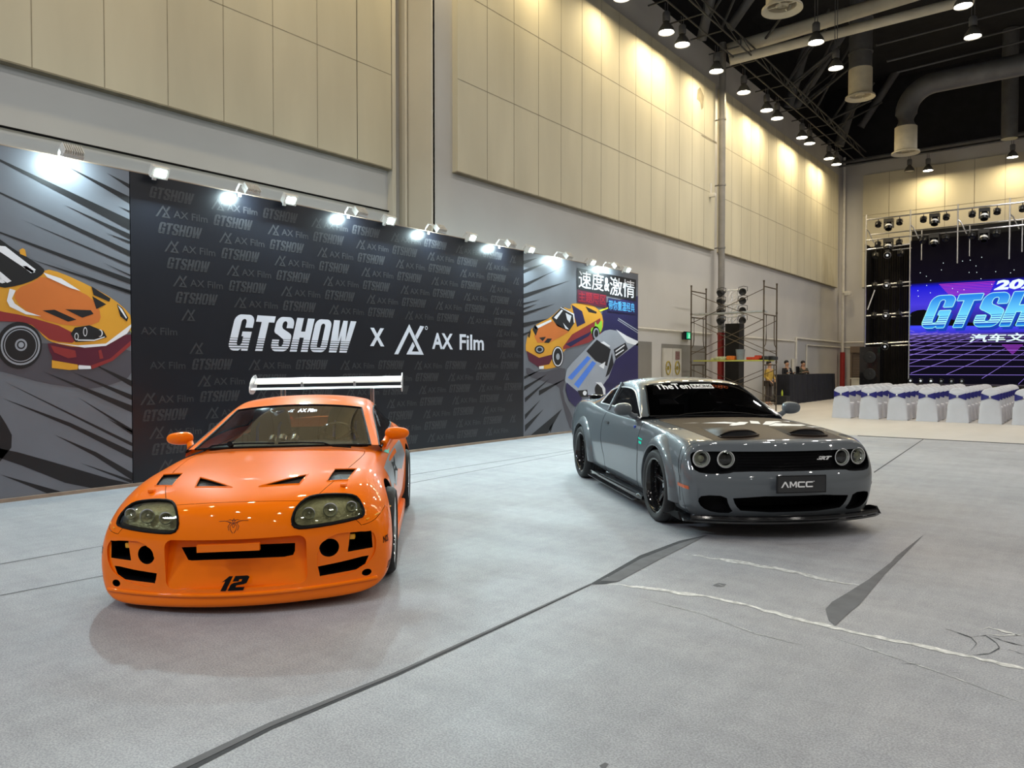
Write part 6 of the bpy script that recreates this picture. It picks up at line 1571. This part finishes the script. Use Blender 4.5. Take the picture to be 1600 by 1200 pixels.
def person(loc, rz, label, top, legs, arms, lean=0., hat=False, legsm='trousers'):
    r_ = tag(empty('person', loc, rz), label, 'person'); H = lambda z: lean*max(0, z-.9)
    # one continuous body: pelvis root, spine, head, legs
    P = [(0,0,.94), (0,-H(1.15),1.15), (0,-H(1.38),1.38), (0,-H(1.5),1.50), (0,-H(1.6)-.01,1.60), (0,-H(1.7),1.70),
         (.09,0,.90), (.10,-.01,.50), (.10,.02,.09), (.10,-.12,.04), (-.09,0,.90), (-.10,-.01,.50), (-.10,.02,.09), (-.10,-.12,.04)]
    E_ = [(0,1),(1,2),(2,3),(3,4),(4,5),(0,6),(6,7),(7,8),(8,9),(0,10),(10,11),(11,12),(12,13)]
    Rr = [(.15,.11),(.14,.10),(.15,.10),.055,(.085,.10),(.070,.085),.085,.062,.045,.04,.085,.062,.045,.04]
    ar = []
    for s_, (el, wr) in zip((1, -1), arms):
        sh = (s_*.19, -H(1.40), 1.40); i = len(P); P += [sh, el, wr]; E_ += [(2,i),(i,i+1),(i+1,i+2)]; Rr += [.055,.042,.030]; ar.append((sh, el, wr))
    body = skin(P, E_, Rr, 'body', 'skin', r_)
    # clothing over it
    Pt = [(0,0,.88), P[1], P[2], (0,-H(1.46),1.455)]; Et = [(0,1),(1,2),(2,3)]; Rt = [(.18,.135),(.165,.125),(.175,.125),.075]
    for sh, el, wr in ar:
        w2 = tuple(Vector(el).lerp(Vector(wr), .88)); i = len(Pt); Pt += [sh, el, w2]; Et += [(2,i),(i,i+1),(i+1,i+2)]; Rt += [.070,.056,.045]
    skin(Pt, Et, Rt, 'jacket', top, r_)
    i = [(0,0,.95)]+[P[6], P[7], (.10,.02,.13), P[10], P[11], (-.10,.02,.13)]
    skin(i, [(0,1),(1,2),(2,3),(0,4),(4,5),(5,6)], [(.165,.125),.10,.078,.062,.10,.078,.062], 'trousers', legsm, r_)
    hy = -H(1.64)
    mb = MB(); blob(mb, (0, hy+.022, 1.70), (.235, .245, .235), 0, 3, None, lambda v: Vector((v.x, v.y*(1 if v.z > 0 else .75)+(.0 if v.z > 0 else .04), v.z)), .05)
    if hat: mb.lathe([(.115, 1.70), (.118, 1.76), (.08, 1.81), (.0001, 1.82)], (0, hy, 0), (0,0,1), 18)
    mb.build('hair', 'hair', r_, 60)
    mb = MB()
    for s_ in (1, -1): blob(mb, (s_*.034, hy-.098, 1.645), (.022, .012, .012), 0, 1)
    mb.build('eyes', 'eye_dark', r_, 60)
    mb = MB(); blob(mb, (0, hy-.108, 1.615), (.026, .036, .045), 0, 2); 
    for s_ in (1, -1): blob(mb, (s_*.092, hy+.0, 1.63), (.018, .035, .055), 0, 2)
    mb.build('nose_and_ears', 'skin', r_, 60)
    MB().box((0, hy-.097, 1.578), (.042, .010, .009)).build('mouth', 'rag_red', r_)
    for s_, (sh, el, wr) in zip((1, -1), ar): hand(None, wr, Vector(wr)-Vector(el), s_, r_)
    return r_
fwdarm = [((.25,-.05,1.13), (.16,-.27,1.22)), ((-.25,-.05,1.13), (-.16,-.27,1.22))]
ax_ = lambda px: pon(px, 575, 0, -10.98)
a = ax_(1229.5); o = person((a.x, a.y, .05), math.radians(58), 'person in a black jacket and white shirt behind the draped desk, left of two', 'coat_black', None, fwdarm)
mb = MB(); mb.box((0, -.128, 1.28), (.07, .02, .26)); mb.build('shirt_front', 'shirt_white', o)
a = ax_(1253.5); person((a.x, a.y, .05), math.radians(50), 'person in a dark olive jacket leaning on the draped desk, right of two', 'jacket_olive', None, [((.27,-.08,1.16), (.10,-.30,1.24)), ((-.27,-.08,1.16), (-.12,-.30,1.24))], lean=.12)
MB_ = 0
for nm, a in (('platform', ax_(1241)),):
    mb = MB(); mb.box((a.x+.05, a.y+.3, .025), (.7, 5.0, .05)); tag(mb.build('floor_mat', 'bag_black'), 'thin dark mat under the two people behind the desk', 'mat')
a = pon(1201, 580, 1, 29.6); person((a.x, a.y, 0), math.radians(75), 'person in a yellow shirt standing behind the scaffold', 'shirt_yellow', None, [((.25,-.06,1.13), (.10,-.22,1.02)), ((-.26,-.02,1.14), (-.20,-.20,1.0))], lean=.05)
# ================================================================== the two cars
build_supra()
build_muscle()
